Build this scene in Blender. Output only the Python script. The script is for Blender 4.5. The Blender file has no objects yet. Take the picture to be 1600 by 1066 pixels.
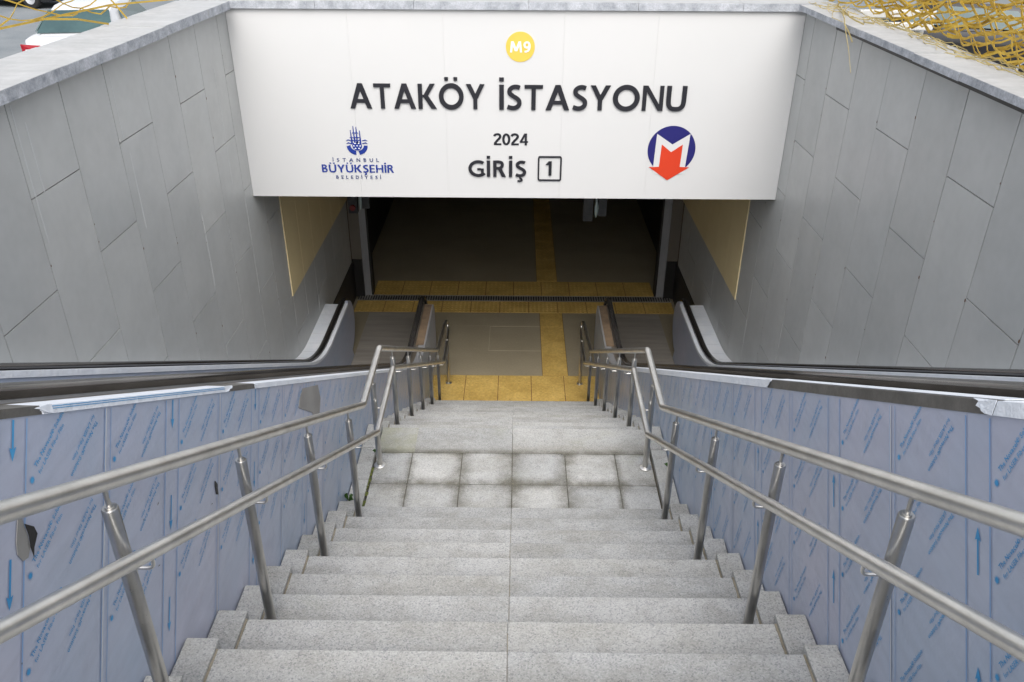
import bpy, math, random
from mathutils import Vector, Matrix
R = math.radians
random.seed(7)
sc = bpy.context.scene
col = sc.collection
H0 = 6.36                      # camera height over the station floor; builders take heights measured from the camera

# ---------------------------------------------------------------- camera
cam = bpy.data.cameras.new("camera")
cam.sensor_width = 36.0
cam.lens = 1285.3 / 1600 * 36
cam.clip_start = 0.05
cam.clip_end = 500
co = bpy.data.objects.new("camera", cam)
col.objects.link(co)
co.matrix_world = Matrix(((0.99996, -0.00786, 0.00449, 0.0),
                          (0.00773, 0.48351, -0.8753, 0.0),
                          (0.00471, 0.8753, 0.48355, H0),
                          (0, 0, 0, 1)))
sc.camera = co

# ---------------------------------------------------------------- light
SUN_EL, SUN_ROT = R(52), R(176)
w = bpy.data.worlds.new("World")
sc.world = w
w.use_nodes = True
nt = w.node_tree
bg = nt.nodes["Background"]
sky = nt.nodes.new("ShaderNodeTexSky")
sky.sky_type = 'NISHITA'
sky.sun_disc = False
sky.sun_elevation = SUN_EL
sky.sun_rotation = SUN_ROT
sky.dust_density = 5.0
sky.air_density = 1.0
sky.ozone_density = 1.0
hsv = nt.nodes.new("ShaderNodeHueSaturation")
hsv.inputs['Saturation'].default_value = 0.30
nt.links.new(sky.outputs[0], hsv.inputs['Color'])
nt.links.new(hsv.outputs[0], bg.inputs[0])
bg.inputs[1].default_value = 0.15
sl = bpy.data.lights.new("sun", 'SUN')
sl.energy = 0.5
sl.angle = R(75)
sl.color = (1.0, 0.97, 0.93)
so = bpy.data.objects.new("sun", sl)
so.location = (0, -10, 20)
az = SUN_ROT
sdir = Vector((math.sin(az) * math.cos(SUN_EL), math.cos(az) * math.cos(SUN_EL), math.sin(SUN_EL)))
so.rotation_euler = sdir.to_track_quat('Z', 'Y').to_euler()
col.objects.link(so)
sc.view_settings.view_transform = 'Standard'
sc.view_settings.look = 'None'
sc.view_settings.exposure = 0.92
sc.view_settings.gamma = 1
sc.cycles.max_bounces = 10
sc.cycles.diffuse_bounces = 5

# ---------------------------------------------------------------- materials
def newmat(name, rough=0.6, metal=0.0, base=(0.5, 0.5, 0.5), spec=0.5):
    m = bpy.data.materials.new(name)
    m.use_nodes = True
    b = m.node_tree.nodes["Principled BSDF"]
    b.inputs['Base Color'].default_value = (*base, 1)
    b.inputs['Roughness'].default_value = rough
    b.inputs['Metallic'].default_value = metal
    b.inputs['Specular IOR Level'].default_value = spec
    return m, m.node_tree, b

def N(nt, t, **kw):
    n = nt.nodes.new(t)
    for k, v in kw.items():
        if k in n.inputs:
            n.inputs[k].default_value = v
        else:
            setattr(n, k, v)
    return n

def noise(nt, scale, detail=4, rough=0.6, vec=None, stretch=None):
    src = vec or N(nt, 'ShaderNodeTexCoord').outputs['Object']
    if stretch:
        mp = N(nt, 'ShaderNodeMapping')
        mp.inputs['Scale'].default_value = stretch
        nt.links.new(src, mp.inputs['Vector'])
        src = mp.outputs[0]
    n = N(nt, 'ShaderNodeTexNoise', Scale=scale, Detail=detail, Roughness=rough)
    nt.links.new(src, n.inputs['Vector'])
    return n.outputs['Fac']

def ramp(nt, fac, stops):
    r = N(nt, 'ShaderNodeValToRGB')
    e = r.color_ramp.elements
    while len(e) < len(stops):
        e.new(0.5)
    for i, (p, c) in enumerate(stops):
        e[i].position = p
        e[i].color = (*c, 1) if len(c) == 3 else c
    nt.links.new(fac, r.inputs[0])
    return r.outputs[0]

def mixc(nt, fac, a, b, mode='MIX'):
    m = N(nt, 'ShaderNodeMix', data_type='RGBA', blend_type=mode)
    for sock, v in ((0, fac), (6, a), (7, b)):
        if hasattr(v, 'is_linked') or hasattr(v, 'node'):
            nt.links.new(v, m.inputs[sock])
        elif isinstance(v, (int, float)):
            m.inputs[sock].default_value = v
        else:
            m.inputs[sock].default_value = (*v, 1)
    return m.outputs[2]

def bump(nt, b, fac, strength=0.2, dist=0.01):
    n = N(nt, 'ShaderNodeBump', Strength=strength, Distance=dist)
    nt.links.new(fac, n.inputs['Height'])
    nt.links.new(n.outputs[0], b.inputs['Normal'])

def varied(name, c1, c2, scale=3, rough=0.6, metal=0.0, fine=None, bumps=None, stretch=None, spec=0.5, rvar=0.0):
    m, nt, b = newmat(name, rough, metal, c1, spec)
    f = noise(nt, scale, 5, 0.6, stretch=stretch)
    c = ramp(nt, f, [(0.3, c1), (0.7, c2)])
    if fine:
        ff = noise(nt, fine[0], 3, 0.8)
        g = ramp(nt, ff, [(0.35, (1 - fine[1],) * 3), (0.65, (1 + fine[1],) * 3)])
        c = mixc(nt, 1.0, c, g, 'MULTIPLY')
    nt.links.new(c, b.inputs['Base Color'])
    if rvar:
        rr = N(nt, 'ShaderNodeMapRange')
        rr.inputs['To Min'].default_value = rough - rvar
        rr.inputs['To Max'].default_value = rough + rvar
        nt.links.new(f, rr.inputs['Value'])
        nt.links.new(rr.outputs[0], b.inputs['Roughness'])
    if bumps:
        bump(nt, b, noise(nt, bumps[0], 4, 0.7), bumps[1], bumps[2])
    return m

def N_map(nt, v, a, b):
    n = N(nt, 'ShaderNodeMapRange'); n.inputs['From Min'].default_value = a; n.inputs['From Max'].default_value = b
    nt.links.new(v, n.inputs['Value']); return n.outputs[0]

def granite(name, base=0.352, green=0.25, tread=True, thr=.60):
    """bush-hammered grey granite: mineral speckle, broad damp stains, a little algae"""
    m, nt, b = newmat(name, 0.75, 0, (base,) * 3, 0.3)
    tc = N(nt, 'ShaderNodeTexCoord')
    v = N(nt, 'ShaderNodeTexVoronoi', Scale=190.0)
    oi = N(nt, 'ShaderNodeObjectInfo')
    vm = N(nt, 'ShaderNodeVectorMath', operation='SCALE'); vm.inputs[0].default_value = (17, 31, 23)
    nt.links.new(oi.outputs['Random'], vm.inputs['Scale'])
    va = N(nt, 'ShaderNodeVectorMath', operation='ADD')
    nt.links.new(tc.outputs['Object'], va.inputs[0]); nt.links.new(vm.outputs[0], va.inputs[1])
    P = va.outputs[0]
    nt.links.new(P, v.inputs['Vector'])
    sp = N(nt, 'ShaderNodeSeparateColor')
    nt.links.new(v.outputs['Color'], sp.inputs[0])
    c = ramp(nt, sp.outputs[0], [(0.0, (base * .66, base * .68, base * .71)), (0.20, (base * .93, base * .94, base * .93)),
                                 (0.6, (base * 1.05, base * 1.055, base * 1.05)), (1.0, (base * 1.22, base * 1.225, base * 1.22))])
    f1 = noise(nt, 1.7, 6, 0.65, P, (1, 2.2, 1))
    st = ramp(nt, f1, [(0.36, (0.86, 0.85, 0.815)), (0.50, (0.97, 0.97, 0.96)), (0.66, (1.05, 1.045, 1.03))])
    c = mixc(nt, 1.0, c, st, 'MULTIPLY')
    f2 = noise(nt, 5.5, 6, 0.7, P)
    st2 = ramp(nt, f2, [(0.40, (0.90, 0.895, 0.875)), (0.56, (1.02, 1.02, 1.02))])
    c = mixc(nt, 1.0, c, st2, 'MULTIPLY')
    f3 = noise(nt, 2.6, 5, 0.6, P, (1, 1.3, 0.7))
    al = ramp(nt, f3, [(thr, (0, 0, 0)), (thr + .16, (green,) * 3)])
    c = mixc(nt, al, c, (0.27, 0.28, 0.185))
    tone = ramp(nt, oi.outputs['Random'], [(0, (.93, .935, .94)), (.5, (1, 1, 1)), (1, (1.05, 1.045, 1.03))])
    c = mixc(nt, 1.0, c, tone, 'MULTIPLY')
    # darker towards the back of a tread, paler towards the nosing (measured from the nosing edge)
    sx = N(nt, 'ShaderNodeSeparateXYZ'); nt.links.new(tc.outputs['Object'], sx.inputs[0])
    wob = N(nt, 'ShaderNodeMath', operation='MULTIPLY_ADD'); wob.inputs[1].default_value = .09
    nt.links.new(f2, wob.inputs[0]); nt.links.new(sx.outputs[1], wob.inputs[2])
    tread_tone = ramp(nt, N_map(nt, wob.outputs[0], -.30, .08), [(0.0, (.84, .83, .805)), (.30, (.95, .945, .93)), (.55, (1, 1, 1)), (.86, (1.03, 1.03, 1.03)), (1.0, (1.06, 1.06, 1.055))])
    if tread: c = mixc(nt, 1.0, c, tread_tone, 'MULTIPLY')
    nt.links.new(c, b.inputs['Base Color'])
    bump(nt, b, v.outputs['Distance'], 0.35, 0.003)
    return m

M = {}
M['granite'] = granite('granite')
M['granite_mossy'] = granite('granite_mossy', 0.35, 0.5, True, .36)
M['tile'] = granite('landing_tile', 0.40, 0.35, False)
M['gap'] = varied('joint_dirt', (0.05, 0.045, 0.035), (0.13, 0.11, 0.08), 8, 0.95)
M['panel'] = varied('grey_stoneware', (0.400, 0.415, 0.415), (0.430, 0.438, 0.432), 0.6, 0.42, fine=(2.5, 0.05), rvar=0.05)
for i_, k_ in enumerate((0.955, 1.04)):
    M['panel%d' % i_] = varied('grey_stoneware', tuple(k_ * v for v in (0.400, 0.415, 0.415)), tuple(k_ * v for v in (0.430, 0.438, 0.430)), 0.8, 0.45, fine=(2.5, 0.05), rvar=0.05)
M['panel_joint'] = varied('rusty_joint', (0.07, 0.045, 0.03), (0.13, 0.10, 0.08), 5, 0.9)
M['marble'] = varied('grey_marble', (0.34, 0.35, 0.355), (0.41, 0.415, 0.42), 1.2, 0.55, fine=(9, 0.08), stretch=(1, 6, 1))
M['marble_edge'] = varied('marble_edge', (0.24, 0.26, 0.29), (0.50, 0.52, 0.56), 9, 0.8, fine=(60, 0.18), bumps=(60, 0.5, 0.01))
M['signwhite'] = varied('white_composite_panel', (0.575, 0.58, 0.578), (0.60, 0.60, 0.598), 0.7, 0.38)
M['black'] = varied('black_lettering', (0.012, 0.013, 0.018), (0.02, 0.02, 0.026), 4, 0.4)
M['yellow_sign'] = varied('yellow_vinyl', (0.66, 0.48, 0.07), (0.68, 0.50, 0.09), 3, 0.45)
M['navy'] = varied('navy_vinyl', (0.014, 0.013, 0.125), (0.018, 0.017, 0.14), 3, 0.4)
M['blue'] = varied('blue_vinyl', (0.010, 0.030, 0.22), (0.013, 0.038, 0.25), 3, 0.4)
M['bluegrey'] = varied('pale_blue_vinyl', (0.05, 0.07, 0.17), (0.07, 0.09, 0.20), 3, 0.4)
M['red'] = varied('red_vinyl', (0.56, 0.040, 0.012), (0.60, 0.05, 0.016), 3, 0.4)
M['logo_white'] = varied('white_vinyl', (0.76, 0.77, 0.80), (0.79, 0.80, 0.82), 3, 0.4)

def steel(k=1.0, lo=.24, hi=.46):
    m, nt, b = newmat('brushed_steel', 0.30, 1.0, (0.46, 0.44, 0.41))
    f = noise(nt, 7, 5, 0.6)
    nt.links.new(ramp(nt, f, [(0.3, (0.62 * k, 0.605 * k, 0.575 * k)), (0.7, (0.82 * k, 0.805 * k, 0.77 * k))]), b.inputs['Base Color'])
    g = noise(nt, 60, 4, 0.7)
    rr = N(nt, 'ShaderNodeMapRange')
    rr.inputs['To Min'].default_value = lo
    rr.inputs['To Max'].default_value = hi
    nt.links.new(g, rr.inputs['Value'])
    nt.links.new(rr.outputs[0], b.inputs['Roughness'])
    return m
M['steel'] = steel()
M['steel_post'] = steel(.74, .22, .40)

def film():
    """blue tinted protective film, still on the stainless cladding"""
    m, nt, b = newmat('protective_film', 0.36, 0.2, (0.30, 0.33, 0.43), 0.5)
    f = noise(nt, 0.9, 4, 0.6)
    c = ramp(nt, f, [(0.30, (0.36, 0.445, 0.57)), (0.52, (0.43, 0.475, 0.59)), (0.72, (0.48, 0.49, 0.595))])
    f2 = noise(nt, 9, 3, 0.6, stretch=(1, 0.5, 3))
    c = mixc(nt, 1.0, c, ramp(nt, f2, [(0.3, (0.95,) * 3), (0.7, (1.04,) * 3)]), 'MULTIPLY')
    nt.links.new(c, b.inputs['Base Color'])
    bump(nt, b, noise(nt, 3.2, 5, 0.55), 0.5, 0.02)
    return m
M['film'] = film()
M['film_print'] = varied('blue_film_print', (0.025, 0.24, 0.52), (0.07, 0.33, 0.62), 3, 0.5)
M['film_line'] = varied('pale_blue_film_line', (0.19, 0.33, 0.58), (0.26, 0.40, 0.62), 3, 0.5)
M['seam'] = varied('pale_seam', (0.50, 0.52, 0.56), (0.60, 0.62, 0.66), 3, 0.5)
M['white_film'] = varied('white_film', (0.70, 0.75, 0.82), (0.80, 0.83, 0.88), 5, 0.45, bumps=(14, 0.5, 0.02))
M['bare'] = varied('bare_dark_steel', (0.12, 0.115, 0.105), (0.20, 0.19, 0.175), 6, 0.5, 0.5, fine=(40, 0.1))
M['bare_pale'] = varied('bare_steel', (0.24, 0.235, 0.225), (0.34, 0.335, 0.325), 4, 0.5, 0.2)
M['tan_deck'] = varied('dusty_deck', (0.20, 0.175, 0.145), (0.30, 0.27, 0.23), 5, 0.4, 0.5, stretch=(1, 0.3, 1))
M['card'] = varied('brown_paper', (0.12, 0.085, 0.055), (0.24, 0.17, 0.11), 6, 0.8)
M['rubber'] = varied('black_rubber', (0.012, 0.011, 0.011), (0.022, 0.02, 0.02), 5, 0.22, spec=0.6, rvar=0.06)
M['dustplastic'] = varied('dusty_sleeve', (0.03, 0.028, 0.027), (0.085, 0.08, 0.077), 4, 0.16, 0.3, stretch=(1, 0.25, 1), spec=0.7, rvar=0.08)
M['ribbed'] = varied('ribbed_alloy', (0.30, 0.28, 0.25), (0.42, 0.39, 0.35), 3, 0.45, 0.3, stretch=(0.4, 4, 1))
M['pier'] = varied('taupe_pier', (0.15, 0.135, 0.11), (0.18, 0.16, 0.135), 2, 0.5)
M['faint_joint'] = varied('faint_joint', (0.22, 0.19, 0.13), (0.26, 0.22, 0.16), 3, 0.7)
M['pale_joint'] = varied('pale_joint', (0.42, 0.37, 0.27), (0.5, 0.44, 0.33), 3, 0.7)
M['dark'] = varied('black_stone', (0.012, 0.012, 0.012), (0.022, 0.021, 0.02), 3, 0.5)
M['rust'] = varied('rust', (0.10, 0.045, 0.02), (0.16, 0.07, 0.03), 20, 0.9)
M['ceil'] = varied('soffit', (0.62, 0.60, 0.55), (0.68, 0.66, 0.60), 3, 0.8)
M['cream'] = varied('cream_panel', (0.70, 0.58, 0.33), (0.76, 0.64, 0.38), 1.5, 0.45)
M['cream_joint'] = varied('cream_joint', (0.16, 0.13, 0.08), (0.2, 0.16, 0.1), 3, 0.8)
M['alu'] = varied('dull_aluminium', (0.36, 0.37, 0.39), (0.42, 0.43, 0.45), 3, 0.4, 0.4)
M['floor'] = varied('beige_floor_tile', (0.27, 0.235, 0.165), (0.33, 0.288, 0.205), 1.3, 0.48, fine=(35, 0.08), rvar=0.07)
M['tactile'] = varied('yellow_tactile_tile', (0.44, 0.29, 0.075), (0.64, 0.45, 0.14), 2.5, 0.6, fine=(26, 0.14))
M['iron'] = varied('cast_grate', (0.34, 0.33, 0.31), (0.46, 0.44, 0.42), 6, 0.5, 0.6)
M['asphalt'] = varied('asphalt', (0.13, 0.15, 0.165), (0.20, 0.215, 0.225), 0.8, 0.9, fine=(30, 0.12))
M['concrete'] = varied('concrete', (0.22, 0.215, 0.205), (0.32, 0.31, 0.295), 2, 0.85, fine=(20, 0.1))
M['net'] = varied('orange_yellow_plastic', (0.42, 0.26, 0.02), (0.62, 0.42, 0.05), 6, 0.5)
M['net_pale'] = varied('faded_yellow_plastic', (0.40, 0.31, 0.11), (0.55, 0.45, 0.20), 6, 0.55)
M['carwhite'] = varied('white_car_paint', (0.50, 0.51, 0.53), (0.55, 0.56, 0.57), 1, 0.18, spec=0.7)
M['carblack'] = varied('black_car_paint', (0.012, 0.012, 0.014), (0.02, 0.02, 0.022), 1, 0.15, spec=0.7)
M['glass'] = varied('tinted_glass', (0.02, 0.05, 0.055), (0.05, 0.10, 0.10), 1.5, 0.06, spec=0.9)
M['lamp_red'] = varied('red_lamp_lens', (0.25, 0.004, 0.012), (0.35, 0.01, 0.02), 8, 0.2)
M['white_paint'] = varied('white_paint', (0.50, 0.50, 0.48), (0.6, 0.6, 0.58), 6, 0.5)
M['leaf'] = varied('weed_leaf', (0.03, 0.09, 0.015), (0.07, 0.16, 0.03), 30, 0.6)
M['moss'] = varied('moss', (0.05, 0.07, 0.015), (0.12, 0.13, 0.03), 30, 0.95)
M['shopwall'] = varied('dark_green_hoarding', (0.03, 0.045, 0.035), (0.06, 0.075, 0.06), 1, 0.7)

# ---------------------------------------------------------------- objects
def tag(o, label=None, cat=None, group=None, kind=None):
    if label: o['label'] = label
    if cat: o['category'] = cat
    if group: o['group'] = group
    if kind: o['kind'] = kind
    return o

def thing(name, label, cat, loc=(0, 0, -6.36), group=None):
    o = bpy.data.objects.new(name, None)
    o.location = (loc[0], loc[1], loc[2] + H0)
    o.empty_display_size = 0.2
    col.objects.link(o)
    return tag(o, label, cat, group)

def wloc(o):
    v = Vector((0, 0, 0))
    while o:
        v += Vector(o.location)
        o = o.parent
    return v

class MB:
    """collects faces; points are (x, y, height measured from the camera)"""
    def __init__(s): s.v = []; s.f = []; s.m = []
    def add(s, vs, fs, mi=0):
        n = len(s.v)
        s.v += [tuple(p) for p in vs]
        s.f += [tuple(i + n for i in f) for f in fs]
        s.m += [mi] * len(fs)
    def box(s, x0, x1, y0, y1, z0, z1, mi=0):
        if x0 > x1: x0, x1 = x1, x0
        if y0 > y1: y0, y1 = y1, y0
        if z0 > z1: z0, z1 = z1, z0
        s.add([(x0, y0, z0), (x1, y0, z0), (x1, y1, z0), (x0, y1, z0), (x0, y0, z1), (x1, y0, z1), (x1, y1, z1), (x0, y1, z1)],
              [(0, 3, 2, 1), (4, 5, 6, 7), (0, 1, 5, 4), (1, 2, 6, 5), (2, 3, 7, 6), (3, 0, 4, 7)], mi)
    def prism(s, ring, d, mi=0):
        """closed 3-D ring pushed along vector d"""
        n = len(ring)
        a = [Vector(p) for p in ring]
        b = [p + Vector(d) for p in a]
        s.add(a + b, [tuple(range(n))[::-1], tuple(range(n, 2 * n))] + [(i, (i + 1) % n, n + (i + 1) % n, n + i) for i in range(n)], mi)
    def sweep(s, prof, path, closed=True, caps=True, mi=0):
        """prof: [(x, dz)], path: [(y, z)]"""
        n = len(prof)
        vs = [(x, y, z + dz) for (y, z) in path for (x, dz) in prof]
        fs = []
        for i in range(len(path) - 1):
            for j in range(n if closed else n - 1):
                k = (j + 1) % n
                fs.append((i * n + j, i * n + k, (i + 1) * n + k, (i + 1) * n + j))
        if caps and closed:
            fs.append(tuple(range(n))[::-1]); fs.append(tuple((len(path) - 1) * n + j for j in range(n)))
        s.add(vs, fs, mi)
    def tube(s, pts, r, seg=20, caps=True, mi=0):
        pts = [Vector(p) for p in pts]
        if not isinstance(r, (list, tuple)): r = [r] * len(pts)
        up = None; vs = []; fs = []
        for i, p in enumerate(pts):
            if i == 0: t = (pts[1] - p).normalized()
            elif i == len(pts) - 1: t = (p - pts[i - 1]).normalized()
            else: t = ((pts[i + 1] - p).normalized() + (p - pts[i - 1]).normalized()).normalized()
            if up is None:
                up = Vector((1, 0, 0)) if abs(t.x) < 0.9 else Vector((0, 0, 1))
            up = (up - t * up.dot(t)).normalized()
            b = t.cross(up)
            k = 1.0
            if 0 < i < len(pts) - 1:
                a = (pts[i + 1] - p).normalized().dot((p - pts[i - 1]).normalized())
                k = 1.0
            for j in range(seg):
                a_ = 2 * math.pi * j / seg
                vs.append(p + (up * math.cos(a_) + b * math.sin(a_)) * r[i] * k)
            if i:
                for j in range(seg):
                    k2 = (j + 1) % seg
                    fs.append(((i - 1) * seg + j, (i - 1) * seg + k2, i * seg + k2, i * seg + j))
        if caps:
            fs.append(tuple(range(seg))[::-1]); fs.append(tuple((len(pts) - 1) * seg + j for j in range(seg)))
        s.add(vs, fs, mi)
    def disc(s, c, r, h, seg=28, mi=0):
        s.tube([(c[0], c[1], c[2]), (c[0], c[1], c[2] + h)], r, seg, mi=mi)
    def build(s, name, mats, parent=None, smooth=False, bevel=0, label=None, cat=None, kind=None, group=None, loc=None, at=None):
        me = bpy.data.meshes.new(name)
        o = bpy.data.objects.new(name, me)
        off = wloc(parent) if parent else Vector(((loc[0], loc[1], loc[2] + H0) if loc else (0, 0, 0)))
        if not parent and loc: o.location = off
        if at:      # origin of a part placed at its own corner, so the grain differs piece by piece
            a_ = Vector((at[0], at[1], at[2] + H0)); o.location = a_ - off; off = a_
        me.from_pydata([(p[0] - off.x, p[1] - off.y, p[2] + H0 - off.z) for p in s.v], [], s.f)
        if not isinstance(mats, (list, tuple)): mats = [mats]
        for m in mats: me.materials.append(M[m] if isinstance(m, str) else m)
        me.polygons.foreach_set('material_index', s.m)
        if smooth:
            me.shade_smooth()
            try: me.set_sharp_from_angle(angle=R(40))
            except Exception: pass
        me.update()
        col.objects.link(o)
        if parent: o.parent = parent
        if bevel:
            b = o.modifiers.new('bevel', 'BEVEL')
            b.width = bevel; b.segments = 2; b.limit_method = 'ANGLE'; b.angle_limit = R(40)
        return tag(o, label, cat, group, kind)

# ---------------------------------------------------------------- layout (metres from the camera)
XL, XR = -2.83, 2.77                # faces of the grey retaining walls
XC = -0.02                          # middle joint of the stair
TL, TR = -1.100, 1.080              # ends of the treads
CLi, CRi = -1.104, 1.084            # inner edges of the raised side blocks
CL, CR = -1.2325, 1.214             # faces of the film covered side cladding
Y1, Z1, T1, R1 = 2.1175, -2.4884, 0.29286, 0.16288     # nosing 0 of the near flight
ZL = Z1 - 9 * R1                                  # landing
YL0, YL1 = Y1 + 8 * T1, 5.647
T2, R2 = 0.2968, 0.1718                             # far flight, 14 risers down to the floor
ZF = ZL - 14 * R2
SIGN_Y = 8.46
SL = math.tan(R(30))

# ---------------------------------------------------------------- stairs
M['gap_pale'] = varied('pale_mortar', (0.15, 0.13, 0.09), (0.30, 0.27, 0.21), 9, 0.95)
def flight(root, y0, z0, T, RR, ks):
    for k in ks:
        zt = z0 - k * RR
        yn = y0 + k * T
        yb = yn - T
        j = XC + random.uniform(-.004, .004)
        dz = random.uniform(-.002, .002)
        y_back = yb - 0.03
        for a, b_ in ((TL - .002, j - .0009), (j + .0009, TR + .002)):
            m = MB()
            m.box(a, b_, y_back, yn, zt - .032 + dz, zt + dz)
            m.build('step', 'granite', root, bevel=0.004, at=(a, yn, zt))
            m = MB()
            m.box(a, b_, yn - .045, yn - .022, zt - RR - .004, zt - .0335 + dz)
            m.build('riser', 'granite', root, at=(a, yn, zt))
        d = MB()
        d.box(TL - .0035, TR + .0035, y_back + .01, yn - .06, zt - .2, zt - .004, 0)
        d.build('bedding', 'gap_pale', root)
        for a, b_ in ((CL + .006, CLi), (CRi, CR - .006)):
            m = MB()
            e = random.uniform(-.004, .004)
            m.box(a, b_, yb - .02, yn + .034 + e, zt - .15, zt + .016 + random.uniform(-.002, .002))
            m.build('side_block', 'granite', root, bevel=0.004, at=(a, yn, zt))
        # crumbly mortar squeezed out along the blocks
        for xa in (CLi + .002, CRi - .008):
            g = MB(); y = yb
            while y < yn - .01:
                l = random.uniform(.02, .06)
                g.box(xa - random.uniform(0, .003), xa + .006, y, min(y + l, yn - .004), zt - .01, zt + random.uniform(.003, .006)); y += l
            g.build('mortar', 'gap_pale', root)

up_st = thing('staircase', 'pale granite flight from the bottom of the picture down to the tiled landing', 'staircase', (XC, 3.0, -3.3))
flight(up_st, Y1, Z1, T1, R1, range(-8, 9))
lo_st = thing('staircase', 'shaded granite flight going down from the landing to the yellow tiles', 'staircase', (XC, 7.0, -5.2))
flight(lo_st, YL1, ZL, T2, R2, range(1, 14))

# landing
m = MB()
m.box(CL, CR, YL0 - .25, YL1 - .03, ZL - .30, ZL - .032)
m.build('landing', 'gap', kind='structure')
land = thing('landing_paving', 'square granite paving slabs with dark wet joints between the two flights', 'paving', (XC, 5.0, ZL))
xs = [TL + .006, -0.812, -0.417, XC, 0.397, 0.793, TR - .008]
rows = [(YL0 - .03, 4.912), (4.918, 5.305)]
for (a, b_) in rows:
    for i in range(6):
        m = MB()
        g = .0028
        dz = random.uniform(-.0015, .0015)
        m.box(xs[i] + g, xs[i + 1] - g, a + g, b_ - g, ZL - .032, ZL + dz)
        m.build('paving_slab', 'tile', land, bevel=0.003, at=(xs[i], a, ZL))
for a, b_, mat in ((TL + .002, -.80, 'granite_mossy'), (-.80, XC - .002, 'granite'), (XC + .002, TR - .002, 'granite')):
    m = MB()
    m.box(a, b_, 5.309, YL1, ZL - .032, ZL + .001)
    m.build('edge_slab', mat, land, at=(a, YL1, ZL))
m = MB(); m.box(TL, TR, YL1 - .045, YL1 - .022, ZL - R2, ZL - .0335); m.build('riser', 'granite', land)
for a, b_ in ((CL + .006, CLi - .004), (CRi + .004, CR - .006)):
    for y0, y1 in ((YL0 - .02, 4.94), (4.944, 5.345), (5.349, YL1 + .03)):
        m = MB(); m.box(a, b_, y0, y1, ZL - .12, ZL + .016); m.build('side_block', 'granite', land, bevel=0.004, at=(a, y0, ZL))
m = MB()   # damp dirt spread over the slab joints
land_dirt_mat, ntd, bd = newmat('joint_stain', 0.9, 0, (0.17, 0.16, 0.125))
f = noise(ntd, 5, 5, 0.65)
at = N(ntd, 'ShaderNodeAttribute'); at.attribute_name = 'edge'
mul = N(ntd, 'ShaderNodeMath', operation='MULTIPLY')
pw = N(ntd, 'ShaderNodeMath', operation='POWER'); pw.inputs[1].default_value = 1.5
ntd.links.new(at.outputs['Fac'], pw.inputs[0])
rr = ramp(ntd, f, [(0.34, (0.10,) * 3), (0.66, (0.72,) * 3)])
ntd.links.new(pw.outputs[0], mul.inputs[0]); ntd.links.new(rr, mul.inputs[1])
ntd.links.new(mul.outputs[0], bd.inputs['Alpha'])
edge = []
def stain(p, q, wd):
    p, q = Vector(p), Vector(q)
    d = (q - p).normalized(); n_ = Vector((-d.y, d.x, 0)) * wd
    vs = []
    for t in (p, q):
        vs += [t - n_, t, t + n_]
    m.add(vs, [(0, 1, 4, 3), (1, 2, 5, 4)])
    edge.extend([0, 1, 0, 0, 1, 0])
zs = ZL + .006
for i, x in enumerate(xs[1:-1]):
    stain((x, YL0 + .03, zs + .0004 * i), (x, 5.30, zs + .0004 * i), (0.06, .12, .16, .13, .055)[i])
stain((xs[0], 4.915, zs + .003), (xs[-1], 4.915, zs + .003), .10)
stain((xs[0], 5.307, zs + .0034), (xs[-1], 5.307, zs + .0034), .06)
so_ = m.build('joint_stain', land_dirt_mat, land)
a_ = so_.data.attributes.new('edge', 'FLOAT', 'POINT')
for i, v in enumerate(edge): a_.data[i].value = v

# ---------------------------------------------------------------- handrails
def smooth_path(pts, rad=0.03, n=5):
    out = [Vector(pts[0])]
    for i in range(1, len(pts) - 1):
        a, b_, c = Vector(pts[i - 1]), Vector(pts[i]), Vector(pts[i + 1])
        d1 = (a - b_).normalized(); d2 = (c - b_).normalized()
        p1, p2 = b_ + d1 * rad, b_ + d2 * rad
        for k in range(n + 1):
            t = k / n
            out.append(p1 * (1 - t) ** 2 + b_ * 2 * t * (1 - t) + p2 * t * t)
    out.append(Vector(pts[-1]))
    return out

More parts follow.
